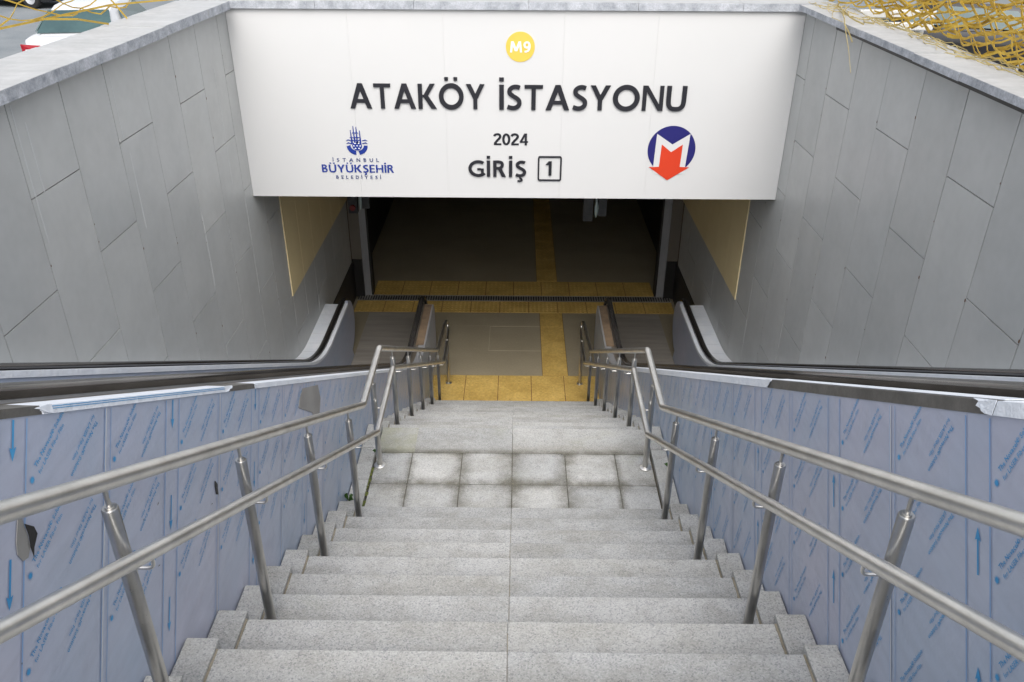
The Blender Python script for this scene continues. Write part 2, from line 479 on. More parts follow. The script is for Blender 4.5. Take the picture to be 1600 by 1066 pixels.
def handrail(sx, px, label):
    root = thing('handrail', label, 'handrail', (px, 5.0, ZL), 'steel handrails of the stair')
    inn = -sx * 0.075
    def top(y):
        if y < 4.73: return -1.125 - (y - 1.294) * .582
        if y < 5.50: return -3.125 + (y - 4.73) * .02
        return -3.11 - (y - 5.50) * .572
    def low(y):
        if y < 4.76: return top(min(y, 4.73)) - .236 - max(0, y - 4.73) * .58
        if y < 5.60: return -3.375 + (y - 4.76) * .03
        return -3.345 - (y - 5.60) * .572
    yend = 9.62
    zt_end = top(yend)
    tp = [(px, -0.6, top(-0.6)), (px, 4.73, top(4.73)), (px, 5.50, top(5.50)), (px, yend, zt_end)]
    lx = px + inn
    zl_end = low(yend)
    lp = [(lx, -0.6, low(-0.6)), (lx, 4.76, low(4.76)), (lx, 5.60, low(5.60)), (lx, yend, zl_end), (lx, 10.20, zl_end - .01)]
    # far end: the top rail runs on level, turns down and comes back into the lower rail
    tp += [(px + inn * .5, 10.42, zt_end + 0.0)]
    m = MB(); m.tube(smooth_path(tp, .022), 0.0245, 24); m.build('top_rail', 'steel', root, smooth=True)
    m = MB(); m.tube(smooth_path(lp, .022), 0.0215, 24); m.build('lower_rail', 'steel', root, smooth=True)
    # closing loop
    c = []
    for k in range(13):
        a = math.pi / 2 - math.pi * k / 12
        c.append((px + inn * (.5 + .5 * k / 12), 10.42 + .15 * math.cos(a), (zt_end + zl_end) / 2 + (zt_end - zl_end) / 2 * math.sin(a)))
    c.append((lx, 10.20, zl_end - .005))
    m = MB(); m.tube(c, 0.018, 18); m.build('end_loop', 'steel_post', root, smooth=True)
    posts = [(Y1 + k * T1 + .117, Z1 - (k + 1) * R1, 2) for k in (-5, -2, 1, 4, 7)] + [(5.13, ZL, 1)] + \
            [(YL1 + k * T2 + .117, ZL - (k + 1) * R2, 0) for k in (1, 4, 7, 10, 13)] + [(10.22, ZF, 1)]
    for i, (y, zb, fl) in enumerate(posts):
        last = i == len(posts) - 1
        zt = top(min(y, yend)) - 0.085
        if last: zt = zl_end + .02
        p_ = MB()
        xx = px if not last else lx
        p_.tube([(xx, y, zb), (xx, y, zt), (xx, y, zt + .004)], [0.0215, 0.0215, 0.019], 22)
        po = p_.build('post', 'steel_post', root, smooth=True)
        if not last:
            s_ = MB(); s_.tube([(xx, y, zt + .003), (xx, y, zt + .085)], 0.0065, 12)
            s_.disc((xx, y, zt + .0045), 0.0125, .006, 16)
            s_.build('spigot', 'steel_post', po, smooth=True)
            # hook bracket carrying the lower rail
            zr = low(y)
            b_ = MB()
            if y < 5: b_.tube(smooth_path([(px, y, zr - .055), (px + inn * .98, y + .0, zr - .055), (px + inn, y + .0, zr - .01)], .018), 0.0055, 10)
            else: b_.tube(smooth_path([(px, y, zr - .05), (px + inn * .98, y, zr - .05), (px + inn, y, zr - .01)], .018), 0.0055, 10)
            b_.build('rail_bracket', 'steel', po, smooth=True)
        if fl == 1:
            f_ = MB()
            f_.tube([(xx, y, zb + .001), (xx, y, zb + .012), (xx, y, zb + .020), (xx, y, zb + .021)], [.046, .046, .036, .0216], 30)
            f_.build('flange', 'steel', po, smooth=True)
        else:
            f_ = MB()   # thin ring of sealant around the foot
            f_.tube([(xx, y, zb + .001), (xx, y, zb + .004)], [.034, .030], 24)
            f_.build('foot_ring', 'concrete', po)
    return root
handrail(-1, -1.049, 'double steel handrail beside the film covered wall on the left of the stair')
handrail(1, 1.013, 'double steel handrail beside the film covered wall on the right of the stair')

# ---------------------------------------------------------------- escalators
def esc_path(c, zf, ya, yb, L=1.15, step=0.12):
    yi = (c - zf) / SL
    pts = []
    y = ya
    while y < yb + 1e-6:
        if y < yi - L / 2: z = c - SL * y
        elif y > yi + L / 2: z = zf
        else:
            t = (y - (yi - L / 2)) / L
            z = (c - SL * (yi - L / 2)) - SL * L * (t - t * t / 2)
        pts.append((y, z))
        y += step if (yi - L < y < yi + L) else 0.3
    pts.append((yb, zf))
    return pts

def newel(path, r):
    """semicircular end continuing a level path downwards"""
    y, z = path[-1]
    return [(y + r * 1.0 * math.sin(a), z - r + r * math.cos(a)) for a in [math.pi * k / 16 for k in range(1, 17)]]

def escalator(sx, label):
    root = thing('escalator', label, 'escalator', (sx * 2.0, 9.5, ZF), 'escalators beside the stair')
    face = CL if sx < 0 else CR
    wall = XL if sx < 0 else XR
    X = lambda d: face + sx * d                      # distance outward from the stair-side face
    hin = -0.1575 if sx < 0 else -0.117              # top of the capping, measured over the 30 degree line
    lip = 0.027 if sx < 0 else 0.044
    zfl = ZF + 0.955
    yend = 11.0
    capz = hin + 0.0
    # stair-side cladding (one body down below the steps)
    path = esc_path(capz - lip, zfl - .06, -0.8, yend, step=.1)
    m = MB()
    ring = [(X(0), y, z) for y, z in path] + [(X(0), yend + .12, zfl - .2), (X(0), yend + .16, ZF + .3), (X(0), yend + .05, ZF - .3)] + [(X(0), -0.8, -3.0)]
    # lower edge follows the stair well below the treads
    ring = ring[:-1] + [(X(0), 9.0, ZF - .3), (X(0), -0.8, -1.55)]
    m.prism(ring, (sx * 0.05, 0, 0))
    clad = m.build('side_cladding', 'film', root)
    # capping strip: film covered or bare, then dusty deck, then rubber handrail
    full = esc_path(capz, zfl - .060, -0.8, yend + .02, step=.1)
    def zat(p, y):
        for (a, b_), (c, d) in zip(p, p[1:]):
            if a <= y <= c: return b_ + (d - b_) * (y - a) / (c - a)
        return p[-1][1]
    def cut(p, a, b_): return [(a, zat(p, a))] + [q for q in p if a + .01 < q[0] < b_ - .01] + [(b_, zat(p, b_))]
    if sx < 0: segs = [(-.8, 1.77, 1), (1.772, 2.97, 0), (2.972, 3.28, 1), (3.282, 5.6, 0), (5.603, 8.2, 0), (8.203, yend, 2)]
    else: segs = [(-.8, 1.74, 0), (1.742, 3.36, 1), (3.362, 4.1, 0), (4.103, 6.5, 0), (6.503, 8.8, 0), (8.803, yend, 2)]
    for a, b_, bare in segs:
        m = MB()
        o = .006 if not bare else .003
        m.sweep([(X(-o), -lip), (X(-o), 0), (X(.085), .002), (X(.085), -lip)], cut(full, a, b_))
        if bare == 2: m.build('capping', 'alu', root)
        elif sx > 0 and bare:      # the film is still on the upper face
            m.build('capping', 'bare', root, label='bare dark metal capping where the film is peeled away')
            t = MB(); t.sweep([(X(.012), .002), (X(.012), .004), (X(.083), .006), (X(.083), .003)], cut(full, a, b_)); t.build('film_strip', 'white_film', root)
        else:
            m.build('capping', 'bare' if bare else 'white_film', root, label='torn capping strip showing bare dark metal' if bare else None)
    # ragged film tongue at the ends of the peeled places
    for ye, dr in (((1.79, -1), (2.95, 1), (3.30, -1)) if sx < 0 else ((1.76, 1), (3.36, -1))):
        t = MB(); z = zat(full, ye)
        pts = []
        for i in range(7):
            yy = ye + dr * (.0 + (.03 + .05 * random.random()) * (1 - i / 7))
            pts.append((X(-.010 - .004 * (i % 2)), yy, zat(full, yy) + .003 - lip * i / 6))
        base = [(X(-.009), ye - dr * .02, zat(full, ye - dr * .02) - lip), (X(-.009), ye - dr * .02, zat(full, ye - dr * .02) + .002)]
        t.prism(pts + base, (sx * .0015, 0, 0))
        t.build('torn_film', 'white_film', root)
    m = MB()
    for k in range(26):
        y = random.uniform(.8, 8.0); r = random.uniform(.003, .008)
        m.box(X(.02 + .05 * random.random()), X(.075), y, y + r, zat(full, y + r) + .0018, zat(full, y) + .0052) if False else m.add([(X(.03 + d_), y + e_, zat(full, y + e_) + .0058) for d_, e_ in ((0, 0), (r, r * .6), (r * 1.6, r * 1.5), (r * .6, r * 1.7))], [(0, 1, 2, 3)])
    m.build('dirt_speck', 'bare', root)
    if sx < 0:
        m = MB()
        for dz_ in (.006, .013): m.sweep([(X(-.0075), -dz_), (X(-.0075), -dz_ + .0022), (X(-.0062), -dz_ + .0022), (X(-.0062), -dz_)], cut(full, 1.80, 2.93))
        m.build('film_stripe', 'film_print', root)
    m = MB(); m.sweep([(X(.087), -.04), (X(.087), -.004), (X(.150), -.002), (X(.150), -.04)], full)
    m.build('deck', 'tan_deck', root)
    # paper still stuck on the level part of the deck
    m = MB(); m.sweep([(X(.02), .004), (X(.02), .007), (X(.128), .008), (X(.128), .004)], cut(full, 9.75, yend - .02))
    m.build('deck_paper', 'card', root, label='brown paper left on the level deck')
    # inner handrail
    m = MB(); rail = esc_path(capz + (.05 if sx > 0 else .062), zfl + .03, -0.8, yend, step=.1)
    def railprof(a, b_):
        n = 10; w2 = (b_ - a) / 2; c_ = (a + b_) / 2
        pr = [(c_ - w2 * math.cos(math.pi * i / n), 0.0 + .024 * math.sin(math.pi * i / n) - .024) for i in range(n + 1)]
        pr += [(b_ - .012 * (1 if b_ > a else -1), -.052), (a + .012 * (1 if b_ > a else -1), -.052)]
        return pr
    rp = rail + newel(rail, .43)
    m.sweep(railprof(X(.135), X(.215)), rp)
    m.build('handrail_belt', 'dustplastic', root, smooth=True)
    m = MB(); m.sweep([(X(.150), -.30), (X(.150), -.045), (X(.20), -.045), (X(.20), -.30)], rail)
    m.build('balustrade', 'alu', root)
    m = MB()
    pn = [(y, z - .06) for y, z in rail if y > 7.0]
    pn += newel([(yend - .06, zfl - .03)], .40)
    m.prism([(X(.16), y, z) for y, z in pn] + [(X(.16), 7.0, ZF)], (sx * .05, 0, 0))
    m.build('newel_panel', 'alu', root)
    # outer balustrade against the retaining wall
    ox = (XL + .29) if sx < 0 else (XR - .30)
    O = lambda d: ox + sx * d
    oc, oz = (-.06, -5.37) if sx < 0 else (-.05, -5.345)
    yo = 10.92
    orail = esc_path(oc, oz, -0.8, yo, step=.1)
    m = MB(); m.sweep(railprof(O(.0), O(.078)), orail + newel(orail, .44))
    m.build('handrail_belt', 'rubber', root, smooth=True)
    m = MB(); pn = [(y, z - .05) for y, z in orail] + newel([(yo - .05, oz - .02)], .42)[:-1] + [(yo + .1, ZF), (8.5, ZF)] + [(8.0, ZF), (-.8, -1.1)]
    m.prism([(O(-.045), y, z) for y, z in pn], (sx * .045, 0, 0))
    m.build('skirt_panel', 'film', root)
    m = MB(); m.sweep([(O(-.052), -.085), (O(-.052), -.046), (O(-.001), -.044), (O(-.001), -.085)], orail)
    m.build('edge_trim', 'white_film', root)
    m = MB(); m.sweep([(O(.076), -.16), (O(.076), -.062), (wall - sx * .004, -.058), (wall - sx * .004, -.16)], orail)
    m.build('deck', 'white_film', root, label='white film covered deck against the grey wall')
    m = MB()   # seams across the deck film
    for k in range(9):
        y = 8.6 + k * .28
        m.box(O(.08), wall - sx * .02, y, y + .004, zat(orail, y) - .0575, zat(orail, y) - .0565)
    m.build('film_seam', 'seam', root)
    # moving steps and floor plate
    spath = esc_path(oc - .98, ZF + .004, -0.8, 9.6, L=.8)
    a, b_ = X(.26), O(-.06)
    yi = (oc - .98 - ZF) / SL
    k = 0
    y = yi - .35
    z = ZF - .09
    while y > 0:
        m = MB(); m.box(a, b_, y - .4, y, z - .2, z); m.build('step', 'ribbed', root)
        y -= .40; z += .40 * SL; k += 1
    m = MB()
    m.box(X(.215), O(-.05), yi - .4, 12.48, ZF - .06, ZF + .006)
    n = 46
    for i in range(n):
        x = X(.26) + (O(-.06) - X(.26)) * (i + .5) / n
        m.box(x - .006, x + .006, yi - .3, 12.3, ZF + .006, ZF + .011)
    m.build('floor_plate', 'ribbed', root)
    # truss side below the deck, stops light leaking
    m = MB(); m.prism([(X(.055), -0.8, -1.2), (X(.055), 9.3, ZF), (X(.055), 7, ZF - .2), (X(.055), -0.8, -2.6)], (wall - X(.055) - sx * .01, 0, 0))
    m.build('truss', 'dark', root)
    return root, clad
esc_l, clad_l = escalator(-1, 'escalator in the channel by the left grey wall, side cladding still in blue film')
esc_r, clad_r = escalator(1, 'escalator in the channel by the right grey wall, long dark metal strip on its capping')

# printing on the protective film ---------------------------------------------------
def text_mesh(body, size, offset=0.0, res=1, align='LEFT'):
    c = bpy.data.curves.new('tmp', 'FONT')
    c.body = body; c.size = size; c.offset = offset; c.resolution_u = res; c.align_x = align
    o = bpy.data.objects.new('tmp', c)
    col.objects.link(o)
    me = o.to_mesh()
    vs = [v.co.copy() for v in me.vertices]; fs = [tuple(p.vertices) for p in me.polygons]
    o.to_mesh_clear()
    bpy.data.objects.remove(o); bpy.data.curves.remove(c)
    return vs, fs
txt = [text_mesh('The Novacel® Solution', .0205, .0003), text_mesh('for LASER Fiber Film', .0190, .0001)]
c30, s30 = math.cos(R(30)), math.sin(R(30))

def film_print(sx, clad, s0, per, seams, arrow_down, t0):
    face = CL if sx < 0 else CR
    x = face - sx * .0022
    pr, ln, sm = MB(), MB(), MB()
    ttop = -.165 if sx < 0 else -.148
    def P(s, t, lift=0.0): return (x - sx * lift, s * c30 + t * s30, -s * s30 + t * c30)
    def quad(mb, s0_, s1, ta, tb, lift=0):
        mb.add([P(s0_, ta, lift), P(s1, ta, lift), P(s1, tb, lift), P(s0_, tb, lift)], [(0, 1, 2, 3)])
    def depth(s): return -1.15 if s < 5.8 else -1.05
    vdir = 1 if sx < 0 else -1                                   # viewer's right along s
    def put(s, t, rot, which):
        vs, fs = txt[which]
        ca, sa = math.cos(rot), math.sin(rot)
        pr.add([P(s + vdir * (v.x * ca - v.y * sa), t + v.x * sa + v.y * ca) for v in vs], fs)
    def star(s, t, r):
        n = 16; pts = [P(s, t)]
        for i in range(n * 2):
            rr_ = r if i % 2 == 0 else r * .5
            a = math.pi * i / n
            pts.append(P(s + rr_ * math.cos(a), t + rr_ * math.sin(a)))
        pr.add(pts, [(0, i + 1, (i + 1) % (2 * n) + 1) for i in range(2 * n)])
    k0 = int((0.2 - s0) / per) - 1
    for k in range(k0, k0 + 14):
        sa_ = s0 + k * per
        if sa_ < .2 or sa_ > 11.5: continue
        b = depth(sa_)
        for d, wd in ((-.056, .003), (.056, .003), (per * .5 - .018, .0018), (per * .5 + .018, .0018)):
            quad(ln, sa_ + d - wd, sa_ + d + wd, ttop, b, .0002)
        t = t0
        while t > b + .15:
            if t - .0 < ttop + .02 + .1:
                if arrow_down:
                    quad(pr, sa_ - .004, sa_ + .004, min(ttop, t + .125), t + .03)
                    pr.add([P(sa_ - .014, t + .036), P(sa_, t), P(sa_ + .014, t + .036), P(sa_, t + .030)], [(0, 1, 2, 3)])
                else:
                    tt = min(ttop, t)
                    quad(pr, sa_ - .004, sa_ + .004, min(ttop, t - .03), t - .125)
                    if t < ttop: pr.add([P(sa_ - .014, t - .036), P(sa_, t), P(sa_ + .014, t - .036), P(sa_, t - .030)], [(0, 1, 2, 3)])
            t -= .363
        for half in (0, 1):
            for t in [ttop - .16 - .243 * i for i in range(4)]:
                base = sa_ + (half * per * .5 if vdir > 0 else -half * per * .5)
                sA = base + vdir * (.085 if half == 0 else .045)
                if t < b + .1: continue
                star(sA, t, .0125)
                rot = R(47)
                put(sA + vdir * .016, t + .028, rot, 0)
                put(sA + vdir * .034, t + .010, rot, 1)
                sB = base + vdir * (.400 if half == 0 else .36)
                rot2 = R(47 + 180)
                tb = t + .10
                put(sB, tb + .03, rot2, 0)
                put(sB - vdir * .018, tb + .048, rot2, 1)
    for s in seams:
        quad(sm, s - .0035, s + .0035, ttop, depth(s), .0006)
    pr.build('film_lettering', 'film_print', clad)
    ln.build('film_line', 'film_line', clad)
    sm.build('panel_seam', 'seam', clad)
film_print(-1, clad_l, 2.015, .94, (2.473, 3.43, 4.37, 5.31, 6.25), True, -.268)
film_print(1, clad_r, 2.165, .975, (2.665, 4.6, 6.6), False, -.436)

# tears in the film on the left cladding
def tear(face, sx, pts, mat, name, parent, th=.002, lift=.004):
    m = MB()
    m.prism([(face - sx * lift, y, z) for y, z in pts], (sx * th, 0, 0))
    return m.build(name, mat, parent)
tear(CL, -1, [(1.585, -1.325), (1.560, -1.375), (1.527, -1.425), (1.518, -1.455), (1.528, -1.485), (1.548, -1.492), (1.566, -1.475), (1.572, -1.44), (1.572, -1.40)], 'bare_pale', 'film_tear', clad_l)
m = MB()
m.add([(CL + .0075, 1.570, -1.400), (CL + .016, 1.588, -1.425), (CL + .017, 1.590, -1.450), (CL + .010, 1.572, -1.480), (CL + .0085, 1.560, -1.505), (CL + .0075, 1.562, -1.47), (CL + .0075, 1.570, -1.44)], [(0, 1, 2, 3, 4, 5, 6)])
m.build('film_flap', 'dark', clad_l)
tear(CL, -1, [(2.668, -2.14), (2.658, -2.16), (2.655, -2.20), (2.672, -2.215), (2.676, -2.185), (2.684, -2.17)], 'dark', 'film_tear', clad_l)
tear(CL, -1, [(4.02, -2.545), (4.34, -2.72), (4.36, -2.83), (4.30, -2.90), (4.18, -2.88), (4.14, -2.79), (4.05, -2.72), (3.90, -2.60), (3.93, -2.56)], 'bare_pale', 'film_tear', clad_l)
m = MB()
for k in range(14):
    y = random.uniform(1.3, 3.6); z = -SL * y - random.uniform(.35, .9)
    a = random.uniform(0, 3); r = random.uniform(.004, .010)
    m.add([(CL + .0035, y + r * math.cos(a), z + r * math.sin(a) * .5), (CL + .0035, y - r * .3 * math.sin(a), z + .003), (CL + .0035, y - r * math.cos(a), z - r * math.sin(a) * .5), (CL + .0035, y, z - .003)], [(0, 1, 2, 3)])
m.build('scuff_mark', 'bare', clad_l)

# ---------------------------------------------------------------- grey retaining walls with coping
def retaining(sx, label, clabel):
    x = XL if sx < 0 else XR
    zt = -1.04
    root = thing('retaining_wall', label, 'wall', (x, 5.0, ZF))
    m = MB()
    m.box(x + sx * .009, x + sx * .42, -3.0, 13.1, ZF - .3, zt)
    m.build('wall_core', 'panel_joint', root)
    # stretcher-laid 0.6 x 1.17 m panels in columns, joints offset half a panel
    joints = [1.618, 1.83, 2.045, 2.253, 2.465, 2.685, 2.896]
    y0 = (1.83 if sx < 0 else 1.87) * abs(x)
    m = MB()
    PW, PH = (0.602 if sx < 0 else 0.600), 1.165
    zj0 = (-0.570 if sx < 0 else -.585) * abs(x)
    zj1 = (-0.775 if sx < 0 else -.795) * abs(x)
    k = -12
    while y0 + k * PW < 13.05:
        ya, yb = y0 + k * PW, y0 + (k + 1) * PW
        zj = zj1 if k % 2 == 0 else zj0
        tops = [zj + i * PH for i in range(3, -6, -1)]
        for a, b_ in zip(tops, tops[1:]):
            t_, b2 = min(a, zt), max(b_, ZF - .1)
            if b2 >= t_: continue
            if ya > 9.2 and t_ > -4.55:
                t_ = -4.55
                if b2 >= t_: continue
            g = .0038
            ye = min(yb, 13.0)
            d = random.uniform(-.0012, .0012)
            m.box(x + d, x + sx * .011, ya + g, ye - g, b2 + g, t_ - g, random.choice((0, 0, 1, 2)))
        k += 1
    m.build('panel_facing', ['panel', 'panel0', 'panel1'], root)
    # rust spots and white dabs at the joint corners
    sp = MB(); wd = MB()
    for k in range(-6, 14):
        y = y0 + k * PW
        if y > 9.2: continue
        for i in range(5):
            zz = random.uniform(-5.5, -1.3)
            r = random.uniform(.006, .014)
            sp.add([(x - sx * .0028, y + r * .55 * math.cos(t), zz + r * math.sin(t)) for t in (0, .9, 1.7, 2.6, 3.4, 4.4, 5.4)], [(0, 1, 2, 3, 4, 5, 6)])
        if random.random() < .6:
            zz = (zj0 if k % 2 else zj1) - PH * random.choice((0, 0, 1))
            for q in range(4):
                r = random.uniform(.006, .018)
                yy, z2 = y + random.uniform(-.02, .02), zz + random.uniform(-.02, .02)
                wd.add([(x - sx * .003, yy + r * math.cos(t) * random.uniform(.5, 1), z2 + r * math.sin(t) * random.uniform(.5, 1)) for t in (0, 1, 2, 3, 4.1, 5.2)], [(0, 1, 2, 3, 4, 5)])
    sp.build('rust_spot', 'rust', root); wd.build('mortar_dab', 'white_paint', root)
    if sx < 0:   # long pale scratches running down the panels
        m = MB()
        for y, za, zb in ((4.72, -1.2, -1.62), (5.85, -1.15, -1.6), (5.90, -1.72, -2.3), (7.9, -1.5, -2.6), (7.0, -2.6, -3.3), (4.62, -1.08, -1.9)):
            m.box(x - .0005, x + .0018, y, y + .010, zb, za)
        m.build('pale_streak', 'streak', root)
    # coping stones
    xi = (-2.745 if sx < 0 else 2.655); xo = (-3.245 if sx < 0 else 3.03)
    edges = [-3.0, -1.9, -.7, .5, 1.72, 2.95, 4.12, 5.12, 5.78, 6.75, 7.75]
    for a, b_ in zip(edges, edges[1:] + [8.35]):
        m = MB()
        dz = random.uniform(-.003, .003); dx = random.uniform(-.004, .004)
        za = -1.034 if sx < 0 else -1.012
        m.box(xi + dx, xo, a + .002, b_ - .002, za + dz + .014, -.962 + dz, 0)
        # rough sawn edge strip
        m.box(xi + dx - sx * .003, xi + dx - sx * .0005, a + .002, b_ - .002, za + dz, -.964 + dz, 1)
        m.box(xi + dx + sx * .0005, xi + sx * .2, a + .002, b_ - .002, za + dz, za + dz + .0135, 1)
        m.build('coping_stone', ['marble', 'marble_edge'], root)
    if sx > 0:
        m = MB(); m.box(x - .004, x + .008, -3, 7.6, -1.074, -1.0405); m.build('coping_shadow_strip', 'dark', root)  # dark strip laid on the wall for the shadowed gap under the coping
    # outer face of the parapet
    m = MB(); m.box(x + sx * .42, x + sx * .43, -3, 9.0, -3.5, zt); m.build('outer_render', 'concrete', root)
    # black skirting near the station floor
    m = MB(); m.box(x - sx * .012, x + sx * .002, 11.2, 13.08, ZF, -5.66); m.build('skirting', 'dark', root)
    return root
M['rust'] = varied('rust', (0.10, 0.045, 0.02), (0.16, 0.07, 0.03), 20, 0.9)
M['streak'] = varied('pale_scratch', (0.47, 0.49, 0.49), (0.52, 0.53, 0.53), 10, 0.6)
wl = retaining(-1, 'grey panelled retaining wall rising beside the left escalator, pale scratches on its panels', '')
wr = retaining(1, 'grey panelled retaining wall rising beside the right escalator, net hanging over its coping', '')

# ---------------------------------------------------------------- entrance portal with the sign
portal = thing('entrance_fascia', 'big white sign panel over the station entrance between the grey walls', 'sign', (XC, SIGN_Y, -2.92))
bx_ = [XL + .003, -1.66, -.73, .45, 1.36, XR - .003]
for i, (a, b_) in enumerate(zip(bx_, bx_[1:])):
    m = MB(); m.box(a + .0004, b_ - .0004, SIGN_Y, SIGN_Y + .03, -2.92, -1.04)
    m.build('fascia_panel', 'signwhite', portal)
m = MB(); m.box(XL + .01, XR - .01, SIGN_Y + .031, SIGN_Y + .28, -2.915, -1.05); m.build('lintel', 'ceil', portal)
edges = [-3.245, -1.95, -1.0, .1, 1.15, 2.15, 3.03]
for a, b_ in zip(edges, edges[1:]):
    m = MB()
    dz = random.uniform(-.002, .002)
    m.box(a + .002, b_ - .002, SIGN_Y - .03, 8.80, -1.005, -.962 + dz, 0)
    m.box(a + .002, b_ - .002, SIGN_Y - .034, SIGN_Y - .0305, -1.035, -.964 + dz, 1)
    m.box(a + .002, b_ - .002, SIGN_Y - .03, 8.6, -1.0345, -1.0055, 1)
    m.build('coping_stone', ['marble', 'marble_edge'], portal)

# stroke lettering ----------------------------------------------------
def cat_rom(pts, n=5):
    P = [Vector((p[0], p[1])) for p in pts]
    P = [P[0] * 2 - P[1]] + P + [P[-1] * 2 - P[-2]]
    out = []
    for i in range(1, len(P) - 2):
        for k in range(n):
            t = k / n
            out.append(0.5 * ((2 * P[i]) + (P[i + 1] - P[i - 1]) * t + (2 * P[i - 1] - 5 * P[i] + 4 * P[i + 1] - P[i + 2]) * t * t + (3 * P[i] - P[i - 1] - 3 * P[i + 1] + P[i + 2]) * t ** 3))
    out.append(P[-2])
    return out
def arc(cx, cy, rx, ry, a0, a1, n=24):
    return [(cx + rx * math.cos(R(a0 + (a1 - a0) * i / n)), cy + ry * math.sin(R(a0 + (a1 - a0) * i / n))) for i in range(n + 1)]
s_ = .176
S_ = [(.50, .885), (.36, .925), (.22, .90), (.115, .80), (.12, .66), (.24, .555), (.38, .465), (.475, .36), (.475, .21), (.37, .10), (.21, .07), (.03, .125)]
G = {
 'A': (.90, [('d', 0, 0, .355, 1, .19), ('d', .71, 0, .355, 1, .19), ('r', .2, .23, .70, .375)]),
 'T': (.70, [('r', 0, .855, .70, 1), ('r', .267, 0, .433, .856)]),
 'K': (.76, [('r', 0, 0, s_, 1), ('d', .165, .46, .50, 1, .20), ('d', .54, 0, .165, .56, .215)]),
 'O': (1.0, [('o', .5, .5, .42, .435, s_)]),
 'Y': (.76, [('r', .297, 0, .463, .45), ('d', .290, .42, 0, 1, .185), ('d', .285, .42, .575, 1, .185)]),
 'I': (.165, [('r', 0, 0, s_, 1)]),
 'S': (.56, [('c', S_, .155)]),
 'N': (.80, [('r', 0, 0, .15, 1), ('r', .65, 0, .80, 1), ('d', .615, 0, .0, 1, .185)]),
 'U': (.75, [('c', [(.08, 1), (.08, .7), (.082, .42), (.11, .22), (.21, .10), (.375, .07), (.54, .10), (.64, .22), (.668, .42), (.67, .7), (.67, 1)], .16)]),
 'G': (.80, [('p', arc(.52, .5, .435, .43, 52, 318), .16), ('r', .66, .08, .81, .50), ('r', .47, .40, .66, .52)]),
 'R': (.66, [('r', 0, 0, s_, 1), ('c', [(.10, .925), (.30, .925), (.44, .87), (.48, .74), (.43, .60), (.30, .53), (.10, .53)], .15), ('d', .46, 0, .24, .50, .20)]),
 'M': (.98, [('d', 0, 0, .09, 1, .155), ('d', .825, 0, .735, 1, .155), ('d', .40, .12, .09, 1, .19), ('d', .40, .12, .705, 1, .19)]),
 'B': (.62, [('r', 0, 0, s_, 1), ('c', [(.10, .925), (.30, .925), (.42, .86), (.44, .74), (.38, .60), (.26, .535), (.10, .535)], .15), ('c', [(.10, .50), (.32, .50), (.48, .42), (.51, .28), (.45, .13), (.30, .075), (.10, .075)], .15)]),
 'E': (.54, [('r', 0, 0, s_, 1), ('r', s_, .855, .54, 1), ('r', s_, .43, .50, .57), ('r', s_, 0, .54, .145)]),
 'H': (.76, [('r', 0, 0, s_, 1), ('r', .595, 0, .76, 1), ('r', s_, .43, .595, .575)]),
 'L': (.50, [('r', 0, 0, s_, 1), ('r', s_, 0, .50, .145)]),
 'D': (.76, [('r', 0, 0, s_, 1), ('c', [(.10, .92), (.32, .92), (.55, .83), (.67, .62), (.67, .38), (.55, .17), (.32, .08), (.10, .08)], .155)]),
 '9': (.58, [('o', .29, .68, .205, .24, .15), ('c', [(.50, .66), (.49, .40), (.40, .18), (.24, .085), (.10, .08)], .15)]),
 '2': (.58, [('c', [(.06, .76), (.12, .88), (.27, .93), (.42, .88), (.48, .74), (.42, .58), (.26, .38), (.10, .14)], .16), ('r', .03, 0, .56, .15)]),
 '0': (.58, [('o', .29, .5, .205, .42, .155)]),
 '4': (.60, [('r', .36, 0, .52, 1), ('r', .02, .22, .60, .35), ('d', .0, .30, .33, 1, .16)]),
 '1': (.42, [('r', .17, 0, .34, 1), ('d', .0, .76, .17, 1, .17)]),
}
